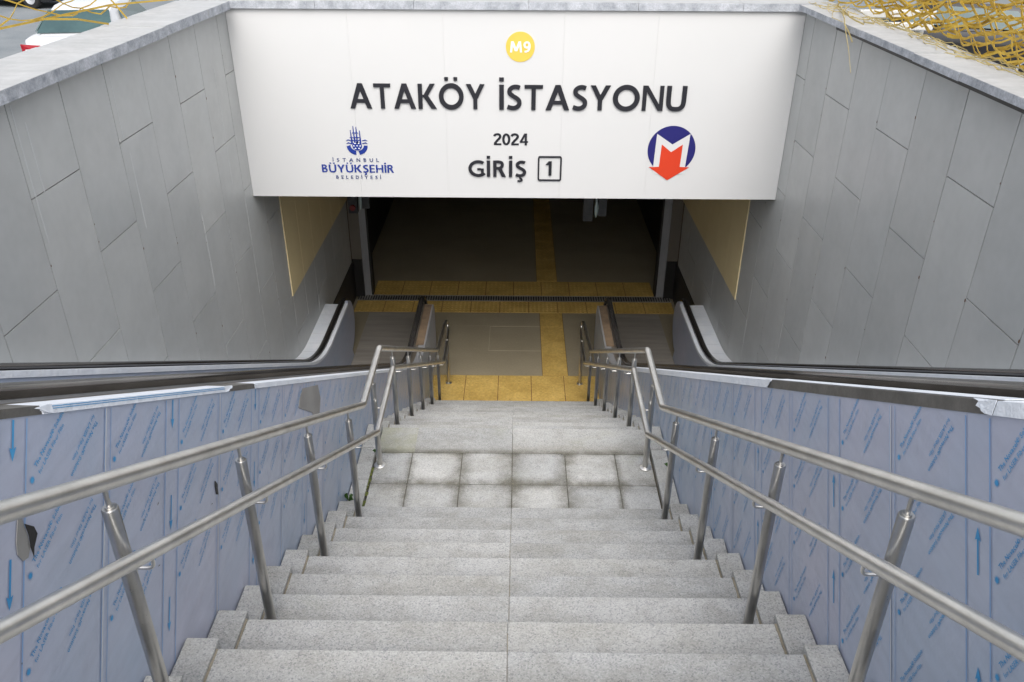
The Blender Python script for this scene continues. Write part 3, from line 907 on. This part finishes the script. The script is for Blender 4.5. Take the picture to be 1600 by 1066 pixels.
def letters(mb, text, x, z, cap, track=.13, width=1.0, slant=0.0, depth=.014, y=SIGN_Y, wscale=1.0, bold=1.0):
    """strokes in the plane of the sign, each a slightly different thickness so no faces coincide"""
    cnt = 0
    def add(poly):
        nonlocal cnt
        d = depth + .0004 * (cnt % 9); cnt += 1
        mb.prism([(x + px * cap * width, y, z + py * cap) for px, py in poly][::-1], (0, -d, 0))
    def ribbon(P, th, close=False):
        P = [Vector(p) for p in P]; L, Rr = [], []
        th *= bold * 1.09
        for i, p in enumerate(P):
            a = P[i - 1] if (i or close) else p; b = P[(i + 1) % len(P)] if (i < len(P) - 1 or close) else p
            t = (b - a).normalized(); n = Vector((-t.y, t.x)) * th / 2
            L.append(p + n); Rr.append(p - n)
        n = len(P); d = depth + .0004 * (cnt % 9)
        vs = [(x + q.x * cap * width, y - dd, z + q.y * cap) for dd in (0, d) for q in L + Rr]
        fs = []
        for i in range(n if close else n - 1):
            j = (i + 1) % n
            fs += [(2 * n + i, 2 * n + j, 3 * n + j, 3 * n + i), (i, 2 * n + i, 2 * n + j, j), (n + i, n + j, 3 * n + j, 3 * n + i)]
        if not close: fs += [(0, n, 3 * n, 2 * n), (n - 1, 2 * n - 1, 4 * n - 1, 3 * n - 1)]
        mb.add(vs, fs)
    for ch in text:
        if ch == ' ':
            x += .42 * cap * width; continue
        basec = {'Ö': 'O', 'İ': 'I', 'Ş': 'S', 'Ü': 'U'}.get(ch, ch)
        wd, prims = G[basec]
        for pr in prims:
            if pr[0] == 'r':
                e = (bold - 1) * .5 * .165
                add([(pr[1], pr[2]), (pr[3], pr[2]), (pr[3], pr[4]), (pr[1], pr[4])])
            elif pr[0] == 'd':
                _, x0, y0, x1, y1, h = pr
                h *= 1.04; add([(x0, y0), (x0 + h, y0), (x1 + h, y1), (x1, y1)])
            elif pr[0] == 'c':
                ribbon(cat_rom(pr[1]), pr[2]); cnt += 1
            elif pr[0] == 'p':
                ribbon(pr[1], pr[2]); cnt += 1
            elif pr[0] == 'o':
                ribbon(arc(pr[1], pr[2], pr[3], pr[4], 0, 360, 36)[:-1], pr[5], True); cnt += 1
        if ch in 'ÖÜ':
            c = wd / 2
            for q in (-.19, .19): add([(c + q - .075, 1.13), (c + q + .075, 1.13), (c + q + .075, 1.27), (c + q - .075, 1.27)])
        if ch == 'İ': add([(0, 1.13), (s_, 1.13), (s_, 1.29), (0, 1.29)])
        if ch == 'Ş': ribbon(cat_rom([(.25, .0), (.26, -.10), (.34, -.15), (.33, -.24), (.22, -.27), (.12, -.25)]), .085); cnt += 1
        x += (wd + track) * cap * width
    return x - track * cap * width
def text_width(text, cap, track=.13, width=1.0):
    w_ = 0
    for ch in text:
        if ch == ' ': w_ += .42
        else: w_ += G[{'Ö': 'O', 'İ': 'I', 'Ş': 'S', 'Ü': 'U'}.get(ch, ch)][0] + track
    return (w_ - track) * cap * width
def word(text, x0, x1, z, cap, mat, name, track=.13, depth=.014, parent=portal, y=SIGN_Y, label=None):
    wd = (x1 - x0) / text_width(text, cap, track)
    m = MB(); letters(m, text, x0, z, cap, track, wd, depth=depth, y=y)
    return m.build(name, mat, parent, label=label)
word('ATAKÖY', -1.697, -.335, -1.980, .247, 'black', 'station_name_lettering', track=.12)
word('İSTASYONU', -.185, 1.699, -1.985, .247, 'black', 'station_word_lettering', track=.12)
word('GİRİŞ', -.512, .094, -2.685, .172, 'black', 'entrance_word_lettering', track=.17)
word('2024', -.247, .112, -2.350, .122, 'black', 'year_lettering', track=.03, depth=.004)
word('1', .300, .378, -2.668, .150, 'black', 'entrance_number_lettering')
def ring_rect(mb, x0, x1, z0, z1, th, rad, y, d):
    def rr(x0, x1, z0, z1, r):
        out = []
        for cx, cz, a0 in ((x1 - r, z1 - r, 0), (x0 + r, z1 - r, 90), (x0 + r, z0 + r, 180), (x1 - r, z0 + r, 270)):
            for k in range(6):
                a = R(a0 + 18 * k); out.append((cx + r * math.cos(a), cz + r * math.sin(a)))
        return out
    o, i = rr(x0, x1, z0, z1, rad), rr(x0 + th, x1 - th, z0 + th, z1 - th, max(rad - th, .002))
    n = len(o)
    vs = [(a, y, b) for a, b in o + i] + [(a, y - d, b) for a, b in o + i]
    fs = []
    for k in range(n):
        j = (k + 1) % n
        fs += [(2 * n + k, 3 * n + k, 3 * n + j, 2 * n + j), (k, 2 * n + k, 2 * n + j, j), (n + k, n + j, 3 * n + j, 3 * n + k)]
    mb.add(vs, fs)
m = MB(); ring_rect(m, .218, .468, -2.728, -2.462, .016, .022, SIGN_Y, .012); m.build('number_frame', 'black', portal)
m = MB(); m.prism([(.023 + .1425 * math.cos(t * math.pi / 24), SIGN_Y, -1.376 + .1425 * math.sin(t * math.pi / 24)) for t in range(48)], (0, -.004, 0))
badge = m.build('line_badge', 'yellow_sign', portal)
m = MB(); wdt = .2; letters(m, 'M9', -.078, -1.428, .104, .12, .2 / text_width('M9', .104, .12) , depth=.0018, y=SIGN_Y - .0042)
m.build('badge_lettering', 'logo_white', badge)
# round metro emblem: navy disc, white M, red arrow
cxm, czm, rm = 1.6035, -2.386, .2475
def pxm(u, v):           # picture of the emblem, 1244 px wide, to the sign plane
    return (cxm + (u - 619 - (485 - v) * .045) * .000752 , czm + (485 - v) * .000742)
m = MB(); m.prism([(cxm + rm * math.cos(t * math.pi / 32), SIGN_Y, czm + rm * math.sin(t * math.pi / 32)) for t in range(64)], (0, -.004, 0))
emb = m.build('metro_emblem', 'navy', portal)
def emb_poly(pts, mat, name, d0, d1):
    m = MB()
    for pl in pts:
        m.prism([(*[pxm(u, v)[0]], SIGN_Y - d0, pxm(u, v)[1]) for u, v in pl][::-1], (0, -(d1 - d0), 0))
    m.build(name, mat, emb)
emb_poly([[(412, 262), (375, 726), (375, 835), (820, 835), (820, 726), (868, 262), (628, 410)]], 'signwhite', 'white_letter', .0042, .0052)
emb_poly([[(482, 410), (455, 730), (315, 735), (578, 925), (880, 735), (745, 730), (772, 410), (615, 518)]], 'red', 'red_arrow', .0054, .0066)
# the strip below the M is sign white
emb_poly([[(375, 733), (455, 733), (455, 733.5), (375, 733.5)]], 'logo_white', 'letter_foot', .0042, .005)

# municipal emblem: domes, four slender towers, horn shape
def pxi(u, v): return (-1.665 + (u - 665) * .000757, -2.4 + (465 - v) * .000757 - .001)
tow = MB()
def ipoly(mb, pts, d=.004): mb.prism([(pxi(u, v)[0], SIGN_Y, pxi(u, v)[1]) for u, v in pts][::-1], (0, -d, 0))
for i, (u0, v0, ub, vb) in enumerate(((588, 205, 600, 400), (627, 150, 640, 390), (668, 160, 672, 395), (712, 210, 716, 400))):
    ipoly(tow, [(u0 - 4, v0), (u0 + 5, v0), (ub + 12, vb), (ub - 12, vb)], .004 + .0003 * i)
for i, (a, b_, v) in enumerate(((610, 692, 243), (575, 722, 305), (598, 712, 345))):
    ipoly(tow, [(a, v - 4), (b_, v - 4), (b_, v + 5), (a, v + 5)], .0055 + .0003 * i)
for u in (560, 768):
    for v, h in ((345, 12), (385, 14)):
        sgn = 1 if u < 665 else -1
        ipoly(tow, [(u - 45 * sgn, v + 8), (u - 15 * sgn, v - h), (u + 28 * sgn, v), (u + 28 * sgn, v + 12), (u - 8 * sgn, v + 3)][::sgn], .0045)
def horn(a0, a1, off):
    o = [(665 + off + 140 * math.cos(R(a)), 418 + 130 * math.sin(R(a))) for a in range(a0, a1 + 1, 5)]
    i = [(665 + off + 88 * math.cos(R(a)), 410 + 80 * math.sin(R(a))) for a in range(a1, a0 - 1, -5)]
    return o + i
ipoly(tow, horn(0, 84, 4), .0042); ipoly(tow, horn(96, 180, -4)[::-1], .0044)
ring_ = [(665 + 66 * math.cos(R(a)), 425 + 60 * math.sin(R(a))) for a in range(0, 360, 12)]
ipoly(tow, ring_[::-1] + [], .0046)
tower_emb = tow.build('municipal_emblem', 'blue', portal)
wh = MB()
for i, (u, v) in enumerate(((640, 385), (690, 385), (620, 420), (665, 418), (708, 420), (640, 455), (690, 455))):
    wh.prism([(pxi(u - 15, v + 8)[0], SIGN_Y - .0047, pxi(u - 15, v + 8)[1]), (pxi(u + 15, v + 8)[0], SIGN_Y - .0047, pxi(u + 15, v + 8)[1]), (pxi(u, v - 12)[0], SIGN_Y - .0047, pxi(u, v - 12)[1])], (0, -.001, 0))
wh.build('dome_highlight', 'logo_white', tower_emb)
word('İSTANBUL', -1.935, -1.452, -2.536, .036, 'bluegrey', 'city_lettering', track=.75, depth=.003)
word('BÜYÜKŞEHİR', -2.058, -1.300, -2.652, .083, 'blue', 'metropolitan_lettering', track=.13, depth=.004)
word('BELEDİYESİ', -1.915, -1.442, -2.722, .036, 'bluegrey', 'municipality_lettering', track=.60, depth=.003)

# ---------------------------------------------------------------- station interior
m = MB(); m.box(XL - .4, XR + .4, YL1 + 13 * T2 - .03, 26, ZF - .1, ZF); m.build('floor', 'floor', kind='structure')
ceil = thing('ceiling_slab', 'unseen pale ceiling over the station entrance behind the white sign', 'ceiling', (0, 16, -2.9)); ceil['kind'] = 'structure'
m = MB(); m.box(XL - .4, XR + .4, SIGN_Y + .285, 26, -2.94, -2.6); m.build('soffit', 'ceil', ceil)  # out of view; made pale, like the end wall, to bounce daylight inside
m = MB(); m.box(XL - .4, XR + .4, 26, 26.2, ZF, -2.6); m.build('end_wall', 'ceil', kind='structure')
m = MB(); m.box(XL - .6, XL - .02, 13.35, 26, ZF, -2.6); m.box(XR + .02, XR + .6, 13.35, 26, ZF, -2.6); m.build('inner_wall', 'dark', kind='structure')
# faint tile joints and the pale outline of a patched slab
fy = YL1 + 13 * T2
m = MB()
for y in [11.25 + i * .78 for i in range(-1, 12)]:
    m.box(-1.2, .40, y, y + .0025, ZF + .001, ZF + .002); m.box(.79, 2.7, y, y + .0025, ZF + .001, ZF + .002)
m.build('floor_joint', 'faint_joint', kind='structure')
m = MB()
m.box(-.425, -.417, 11.19, 12.01, ZF + .001, ZF + .0034); m.box(-.416, .398, 11.19, 11.198, ZF + .001, ZF + .0034); m.box(-.416, .398, 12.0, 12.008, ZF + .001, ZF + .0034)
m.build('floor_patch_outline', 'pale_joint', kind='structure')
m = MB(); m.box(.3985, .4000, 10.46, 12.49, ZF + .001, ZF + .009); m.box(.7855, .7880, 10.46, 12.49, ZF + .001, ZF + .006); m.build('floor_edge_joint', 'gap', kind='structure')
def tactile(label, x0, x1, y0, y1, ribs, zoff=.004):
    root = thing('tactile_strip', label, 'tactile paving', ((x0 + x1) / 2, (y0 + y1) / 2, ZF), 'yellow tactile paving')
    tw = .48
    nx = max(1, round((x1 - x0) / tw)); ny = max(1, round((y1 - y0) / tw))
    dx, dy = (x1 - x0) / nx, (y1 - y0) / ny
    m = MB()
    for i in range(nx):
        for j in range(ny):
            dz = random.uniform(0, .0015)
            m.box(x0 + i * dx + .0045, x0 + (i + 1) * dx - .0045, y0 + j * dy + .002, y0 + (j + 1) * dy - .002, ZF + .001, ZF + zoff + .004 + dz)
    for i in range(nx):
        for j in range(ny):
            xa, ya = x0 + i * dx, y0 + j * dy
            if ribs == 'bars':
                for k in range(5):
                    xx = xa + dx * (k + .5) / 5
                    m.box(xx - .016, xx + .016, ya + .02, ya + dy - .02, ZF + zoff + .004, ZF + zoff + .011)
            else:
                for k in range(7):
                    for l in range(6):
                        xx, yy = xa + dx * (k + .5) / 7, ya + dy * (l + .5) / 6
                        m.box(xx - .014, xx + .014, yy - .014, yy + .014, ZF + zoff + .004, ZF + zoff + .011)
    m.build('tile', 'tactile', root)
    m = MB(); m.box(x0, x1, y0, y1, ZF + .0008, ZF + .0022); m.build('tile_bedding', 'rust', root)
tactile('yellow tactile band at the foot of the lower stair flight', CL + .02, CR - .02, fy + .01, 10.44, 'studs')
tactile('yellow tactile band just in front of the drain grating', XL + .06, XR - .06, 12.50, 12.93, 'studs', .003)
tactile('yellow tactile band just behind the drain grating', -2.54, 2.45, 13.17, 13.76, 'studs', .003)
tactile('narrow yellow tactile guide from the stair foot to the first cross band', .400, .785, 10.45, 12.49, 'bars')
tactile('long yellow tactile guide running into the dark hall', .375, .755, 13.77, 25.0, 'bars')
dr = thing('drain_grate', 'narrow metal drain grating crossing the floor between yellow bands', 'drain', (0, 13.05, ZF))
m = MB(); m.box(XL + .05, XR - .05, 12.945, 12.955, ZF + .001, ZF + .012); m.box(XL + .05, XR - .05, 13.145, 13.155, ZF + .001, ZF + .012); m.build('frame', 'iron', dr)
m = MB(); m.box(XL + .05, XR - .05, 12.955, 13.145, ZF + .001, ZF + .002); m.build('channel', 'dark', dr)
m = MB()
x = XL + .07
while x < XR - .07:
    m.box(x, x + .024, 12.957, 13.143, ZF + .004, ZF + .011); x += .044
m.build('grating', 'iron', dr)

for sx, lab in ((-1, 'left'), (1, 'right')):
    x = XL if sx < 0 else XR
    # cream upper lining
    r_ = thing('cream_wall_lining', 'cream vertical wall panels under the ceiling on the %s of the entrance' % lab, 'wall panel', (x, 11.3, -4.55))
    m = MB(); m.box(x + sx * .003, x + sx * .3, 9.36, 13.09, -4.545, -2.95); m.build('backing', 'cream_joint', r_)
    yy = 9.36
    while yy < 13.0:
        m = MB(); y2 = min(yy + .62, 13.09)
        m.box(x - sx * .012, x + sx * .0025, yy + .004, y2 - .004, -4.55, -2.95); m.build('lining_board', 'cream', r_)
        yy += .62
    # pier, black base and roller-door guide
    p = thing('door_jamb', 'grey pier and upright metal shutter guide on the %s side of the doorway' % lab, 'door jamb', (x - sx * .15, 13.2, ZF))
    xi = -2.67 if sx < 0 else 2.60
    m = MB(); m.box(x + sx * .01, xi, 13.10, 13.34, -5.645, -2.95); m.build('pier', 'pier', p)
    m = MB(); m.box(x + sx * .01, xi, 13.095, 13.34, ZF, -5.65); m.build('base_block', 'dark', p)
    m = MB(); gx = -2.555 if sx < 0 else 2.475
    m.box(xi - sx * .002, gx, 13.17, 13.20, ZF, -4.66 if sx < 0 else -2.96)
    m.box(xi - sx * .002, xi - sx * .03, 13.14, 13.17, ZF, -4.66 if sx < 0 else -2.96)
    m.box(gx, gx + sx * .03, 13.14, 13.17, ZF, -4.66 if sx < 0 else -2.96)
    m.build('shutter_guide', 'alu', p)
    m = MB(); m.box(gx - sx * .03, gx, 13.15, 13.34, ZF, -4.0); m.build('guide_seal', 'dark', p)

# two small units hanging under the ceiling inside the doorway
def hanging(x, y, zb, label, red):
    r_ = thing('hanging_bracket', label, 'bracket', (x, y, zb))
    m = MB()
    m.box(x - .19, x - .05, y - .08, y + .02, zb, -2.94); m.build('left_channel', 'darkmetal', r_)
    m = MB(); m.box(x + .03, x + .15, y - .08, y + .02, zb + .08, -2.94); m.build('right_channel', 'darkmetal', r_)
    m = MB()
    m.tube([(x, y - .06, zb + .05), (x, y - .06, zb + .10), (x + .005, y - .06, zb + .2), (x, y - .06, zb + .30), (x, y - .06, zb + .75)], [.004, .022, .036, .016, .012], 16)
    m.build('glass_bulb', 'glassy', r_, smooth=True)
    if red:
        m = MB(); m.tube([(x - .12, y - .12, zb + .10), (x - .12, y - .082, zb + .10)], .045, 18); m.build('red_button', 'rust_red', r_)
M['darkmetal'] = varied('dark_metal', (0.05, 0.055, 0.06), (0.09, 0.095, 0.10), 6, 0.4, 0.5)
M['glassy'] = varied('pale_bulb', (0.40, 0.52, 0.54), (0.5, 0.6, 0.62), 6, 0.15)
M['rust_red'] = varied('dull_red', (0.18, 0.03, 0.03), (0.24, 0.04, 0.04), 6, 0.5)
hanging(1.17, 11.6, -4.33, 'dark bracket with a pale bulb hanging under the middle of the white sign', False)
hanging(-2.50, 12.6, -4.60, 'dark bracket with a dull red button hanging by the cream wall lining', True)

# ---------------------------------------------------------------- weeds in the joints
def weed(x, y, z, label, n=16, s=.05):
    m = MB()
    for i in range(n):
        a = random.uniform(0, 6.28); r = random.uniform(.3, 1) * s; h = random.uniform(.3, 1.2) * s
        d = Vector((math.cos(a), math.sin(a), 0)); q = Vector((-d.y, d.x, 0)) * s * .13
        b = Vector((x, y, z)) + d * r * .1
        mid = b + d * r * .5 + Vector((0, 0, h)); tip = b + d * r + Vector((0, 0, h * .7))
        m.add([b, mid + q, tip, mid - q], [(0, 1, 2), (0, 2, 3)])
    m.build('weed', 'leaf', label=label, cat='weed', group='weeds in the stair joints', loc=(x, y, z))
weed(-1.205, 4.66, ZL + .045, 'small green weed on the landing edge by the left cladding')
weed(-1.09, 5.25, ZL + .045, 'tiny green weed behind the left landing post', 12, .035)
weed(1.190, 5.07, ZL + .045, 'small green weed on the landing edge by the right cladding', 14, .045)
#weed(-1.215, 2.37, Z1 - R1 + .014, 'thin green weed beside the lower left side blocks', 8, .035)
#weed(-1.215, 2.06, Z1 + .014, 'green sprig growing at the bottom left edge of the stair', 8, .04)
m = MB()
for i in range(90):
    t = random.random() ** .7
    y = YL0 + .02 + t * .62; x = TL - .022 + random.uniform(-.012, .022)
    r = random.uniform(.006, .016)
    m.add([(x - r, y - r, ZL + .001), (x + r, y - r, ZL + .001), (x + r, y + r, ZL + .001), (x - r, y + r, ZL + .001), (x, y, ZL + .001 + r * .7)], [(0, 1, 4), (1, 2, 4), (2, 3, 4), (3, 0, 4)])
m.build('moss', 'moss', label='green moss along the left joint of the landing', cat='moss', kind='stuff')

# ---------------------------------------------------------------- street behind the parapets
ZS = -3.4
m = MB(); m.box(-80, XL - .44, -6, 160, ZS - .05, ZS); m.box(XR + .44, 80, -6, 160, ZS - .05, ZS); m.box(XL - .43, XR + .43, 26.3, 160, ZS - .05, ZS)
m.build('road', 'asphalt', kind='structure')
m = MB(); m.box(XL - .43, XR + .43, 8.9, 26.25, -2.55, -1.62); m.build('pavement', 'concrete', kind='structure')
# top landing behind the camera
m = MB(); m.box(CL - .02, CR + .02, -6, Y1 - 9 * T1 - .02, -1.5, Z1 + 9 * R1 - .01); m.build('entrance_pavement', 'concrete', kind='structure')

def car(name, label, loc, rz, paint, group=None):
    """a saloon built from a lofted body, separate cabin glass, lamps and wheels; nose towards +y"""
    r_ = bpy.data.objects.new(name, None); col.objects.link(r_)
    tag(r_, label, 'car', group)
    L, W = 4.5, 1.8
    def loft(secs, mat, nm, smooth=True):
        me_v, me_f = [], []
        n = len(secs[0])
        for s in secs: me_v += s
        for i in range(len(secs) - 1):
            for j in range(n):
                k = (j + 1) % n
                me_f.append((i * n + j, i * n + k, (i + 1) * n + k, (i + 1) * n + j))
        me_f.append(tuple(range(n))[::-1]); me_f.append(tuple((len(secs) - 1) * n + j for j in range(n)))
        me = bpy.data.meshes.new(nm); me.from_pydata(me_v, [], me_f); me.materials.append(M[mat])
        if smooth:
            me.shade_smooth(); me.set_sharp_from_angle(angle=R(38))
        o = bpy.data.objects.new(nm, me); col.objects.link(o); o.parent = r_
        return o
    def sec(y, hw, zb, zt, tuck=.06):
        return [(-hw + .05, y, zb), (-hw, y, zb + .12), (-hw, y, zt - .16), (-hw + tuck, y, zt - .03), (-hw + .16, y, zt),
                (hw - .16, y, zt), (hw - tuck, y, zt - .03), (hw, y, zt - .16), (hw, y, zb + .12), (hw - .05, y, zb)]
    loft([sec(-2.25, .74, .42, .80), sec(-2.2, .82, .30, .93), sec(-2.0, .88, .22, 1.00), sec(-1.55, .90, .2, 1.02), sec(-.8, .90, .2, .98), sec(.9, .90, .2, .96),
          sec(1.6, .88, .2, .88), sec(2.05, .82, .24, .76), sec(2.25, .68, .32, .62)], paint, 'body')
    def cs(y, hb, ht, zb, zt):
        return [(-hb, y, zb), (-ht - .03, y, zt - .1), (-ht + .06, y, zt), (ht - .06, y, zt), (ht + .03, y, zt - .1), (hb, y, zb)]
    loft([cs(-1.78, .72, .66, .97, 1.03), cs(-1.25, .80, .60, .97, 1.34), cs(-.85, .82, .59, .96, 1.43), cs(.2, .82, .59, .95, 1.45), cs(.65, .80, .58, .95, 1.38), cs(1.25, .74, .66, .93, 1.0)], paint, 'cabin')
    def panel(pts, mat, nm, th=.012):
        m_ = MB(); c = [Vector(p) for p in pts]
        n = (c[1] - c[0]).cross(c[2] - c[0]).normalized() * th
        me = bpy.data.meshes.new(nm)
        k = len(c)
        me.from_pydata([p for p in c] + [p + n for p in c], [], [tuple(range(k))[::-1], tuple(range(k, 2 * k))] + [(i, (i + 1) % k, k + (i + 1) % k, k + i) for i in range(k)])
        me.materials.append(M[mat]); o = bpy.data.objects.new(nm, me); col.objects.link(o); o.parent = r_
        return o
    panel([(-.66, -1.78, 1.045), (.66, -1.78, 1.045), (.54, -1.23, 1.365), (-.54, -1.23, 1.365)], 'glass', 'rear_window', .02)
    panel([(.66, 1.24, 1.02), (-.66, 1.24, 1.02), (-.54, .66, 1.39), (.54, .66, 1.39)], 'glass', 'windscreen', .02)
    for s in (-1, 1):
        q = [(s * .815, -1.35, 1.02), (s * .635, -.95, 1.34), (s * .635, .45, 1.36), (s * .80, 1.0, 1.01)]
        panel(q if s < 0 else q[::-1], 'glass', 'side_window', .02)
        q = [(s * .86, -2.13, .70), (s * .86, -2.16, .92), (s * .52, -2.215, .90), (s * .52, -2.245, .74)]
        panel(q if s > 0 else q[::-1], 'lamp_red', 'tail_lamp', .03)
        q = [(s * .80, 2.10, .52), (s * .80, 2.07, .70), (s * .48, 2.21, .66), (s * .48, 2.24, .54)]
        panel(q[::-1] if s > 0 else q, 'glassy', 'headlight', .02)
        for y in (-1.38, 1.38):
            m_ = MB(); wx = s * .82
            me = bpy.data.meshes.new('wheel'); vs = []; n = 24
            prof = [(.0, .06), (.10, .06), (.20, .10), (.31, .10), (.33, .06), (.33, -.06), (.31, -.1), (0, -.1)]
            for (rr_, dx_) in prof:
                for i in range(n):
                    a = 2 * math.pi * i / n
                    vs.append((wx + s * dx_, y + rr_ * math.cos(a), .33 + rr_ * math.sin(a)))
            fs = [(a * n + i, a * n + (i + 1) % n, (a + 1) * n + (i + 1) % n, (a + 1) * n + i) for a in range(len(prof) - 1) for i in range(n)]
            me.from_pydata(vs, [], fs); me.materials.append(M['rubber']); me.materials.append(M['alu'])
            for p_ in me.polygons: p_.material_index = 1 if p_.index < 2 * n else 0
            o = bpy.data.objects.new('wheel', me); col.objects.link(o); o.parent = r_
    r_.location = (loc[0], loc[1], loc[2] + H0); r_.rotation_euler = (0, 0, rz)
    return r_
car('parked_car', 'white saloon car with a red tail lamp behind the left parapet', (-8.62, 17.95, ZS - .08), R(10.8), 'carwhite')
car('parked_car', 'white car just beyond the saloon, seen through the net', (-7.1, 23.4, ZS), R(20), 'carwhite')
car('parked_car', 'black car at the top left corner behind the net', (-16.2, 28.5, ZS), R(75), 'carblack')
car('parked_car', 'black car standing behind the yellow net on the right', (9.1, 18.0, ZS), R(60), 'carblack')
car('parked_car', 'grey blue car farthest behind the right net', (13.0, 21.0, ZS), R(80), 'carblue')if False else None

# white barrier behind the right parapet
b_ = thing('barrier', 'white tubular barrier standing behind the right parapet under the net', 'barrier', (3.6, 8.3, ZS))
for x in (3.22, 3.88):
    m = MB(); m.tube([(x, 8.3 + (x - 3.2) * .2, ZS), (x, 8.3 + (x - 3.2) * .2, -1.02)], .035, 12); m.build('upright', 'white_paint', b_, smooth=True)
for z in (-1.03, -1.14, -1.27):
    m = MB(); m.box(3.20, 3.92, 8.26, 8.32, z - .035, z + .035); m.build('rail', 'white_paint', b_, bevel=.01)
m = MB(); m.box(3.05, 4.10, 8.05, 8.55, ZS, ZS + .12); m.build('foot_plate', 'concrete', b_)

# yellow safety net ---------------------------------------------------------
def strip(mb, pts, wd, th=.002):
    """flat plastic strand along 3-D points"""
    pts = [Vector(p) for p in pts]
    for a, b in zip(pts, pts[1:]):
        d = (b - a)
        if d.length < 1e-5: continue
        d.normalize()
        up = Vector((random.uniform(-.25, .25), random.uniform(-.25, .25), 1))
        n = d.cross(up)
        if n.length < .1: n = d.cross(Vector((1, 0, 0)))
        n.normalize(); side = d.cross(n).normalized() * wd / 2; n = n * th / 2
        mb.add([a - side - n, a + side - n, a + side + n, a - side + n, b - side - n, b + side - n, b + side + n, b - side + n],
               [(0, 3, 2, 1), (4, 5, 6, 7), (0, 1, 5, 4), (1, 2, 6, 5), (2, 3, 7, 6), (3, 0, 4, 7)])
def net_patch(mb, surf, nu, nv, wd, drop=0.06, jit=.012):
    """diamond mesh over surf(u, v) with u along and v up"""
    P = {}
    for i in range(nu + 1):
        for j in range(nv + 1):
            p = Vector(surf(i / nu, j / nv)); P[i, j] = p + Vector([random.uniform(-jit, jit) for _ in range(3)])
    for i in range(nu):
        for j in range(nv):
            if (i + j) % 2 == 0: a, b = (i, j), (i + 1, j + 1)
            else: a, b = (i + 1, j), (i, j + 1)
            if random.random() < drop: continue
            q = (P[a] + P[b]) / 2 + Vector((0, 0, -.006 + random.uniform(-.008, .008)))
            strip(mb, [P[a], q, P[b]], wd * random.uniform(.8, 1.25))
rn = thing('safety_net', 'torn yellow plastic net draped over the right parapet', 'net', (3.1, 6.0, -.96))
m = MB()
def s1(u, v):
    y = 2.6 + 7.5 * u
    sag = .10 * math.sin(u * 9.5) + .05 * math.sin(u * 23 + 1)
    return (3.02 + .30 * v + .05 * math.sin(u * 14 + v * 3), y, -.93 + v * .85 + sag * v)
net_patch(m, s1, 46, 22, .014, .03, .016)
def s2(u, v):
    y = 2.6 + 7.0 * u
    return (3.10 + .22 * v + .06 * math.sin(u * 11 + v * 4 + 1), y, -.92 + v * .62 + .05 * math.sin(u * 17))
net_patch(m, s2, 38, 14, .017, .06, .022)
net_patch(m, lambda u, v: (3.06 + .12 * v, 3.0 + 5.0 * u, -.93 + .30 * v + .03 * math.sin(u * 21)), 44, 8, .012, .1, .02)
m.build('net_sheet', 'net', rn)
m = MB()
def s3(u, v):
    y = 4.2 + 4.3 * u
    return (3.05 - (.36 - .15 * abs(math.sin(u * 6 + 1))) * v * (.35 + .65 * u), y, -.952 + .01 * math.sin(u * 30))
net_patch(m, s3, 36, 8, .006, .2, .010)
m.build('net_fringe', 'net_pale', rn)
m = MB()
for k, (ya, yb, xin, zend) in enumerate(((8.15, 6.55, 2.60, -1.26), (8.0, 6.75, 2.63, -1.06), (8.25, 7.2, 2.66, -.95), (8.3, 7.6, 2.85, -.95), (7.6, 6.9, 2.8, -.95), (7.2, 6.4, 2.9, -.95), (8.28, 6.9, 2.72, -.95))):
    pts = []
    for i in range(9):
        t = i / 8
        y = ya + (yb - ya) * t; x = 3.0 + (xin - 3.0) * min(1, t * 1.3) ** .8 * 1.0
        z = -.945 + .02 * math.sin(t * 3 + k)
        if t > .7 and zend < -1: x = xin + .0; z = -.945 + (zend + .945) * ((t - .7) / .3) ** 1.2; y = ya + (yb - ya) * (.7 + (t - .7) * .8)
        pts.append((x + random.uniform(-.01, .01), y, z))
    m = MB(); strip(m, pts, .013); m.build('hanging_strand', 'net_pale', rn)
ln_ = thing('safety_net', 'sagging yellow plastic net along the left parapet above the white car', 'net', (-3.3, 6.0, -.96))
m = MB()
def s4(u, v):
    y = 2.4 + 6.4 * u
    low = -.70 - .16 * math.sin(min(1, u * 1.15) * math.pi * .5) + .04 * math.sin(u * 15)
    return (-3.27 - .25 * v + .03 * math.sin(u * 12), y, low + v * .75)
net_patch(m, s4, 26, 14, .009, .14, .03)
m.build('net_sheet', 'net', ln_)
m = MB()
strip(m, [(-3.22, 5.9, -.80), (-3.21, 6.35, -.86), (-3.2, 6.8, -.955)], .014)
strip(m, [(-3.26, 6.9, -.70), (-3.22, 7.0, -.82), (-3.18, 7.1, -.955)], .012)
strip(m, [(-3.3, 2.4, -.66), (-3.3, 4.2, -.745), (-3.28, 5.4, -.80), (-3.25, 7.0, -.84), (-3.2, 8.2, -.93)], .014)
m.build('loose_strand', 'net', ln_)

# far street edge: hoarding and kerb seen over the sign coping
h_ = thing('hoarding', 'dark green hoarding far behind the sign coping', 'hoarding', (6, 42, ZS))
m = MB(); m.box(-30, 40, 42, 42.2, ZS, ZS + 3); m.build('board', 'shopwall', h_)
for x in range(-30, 41, 5):
    m = MB(); m.box(x - .05, x + .05, 41.9, 42, ZS, ZS + 3.1); m.build('post', 'alu', h_)
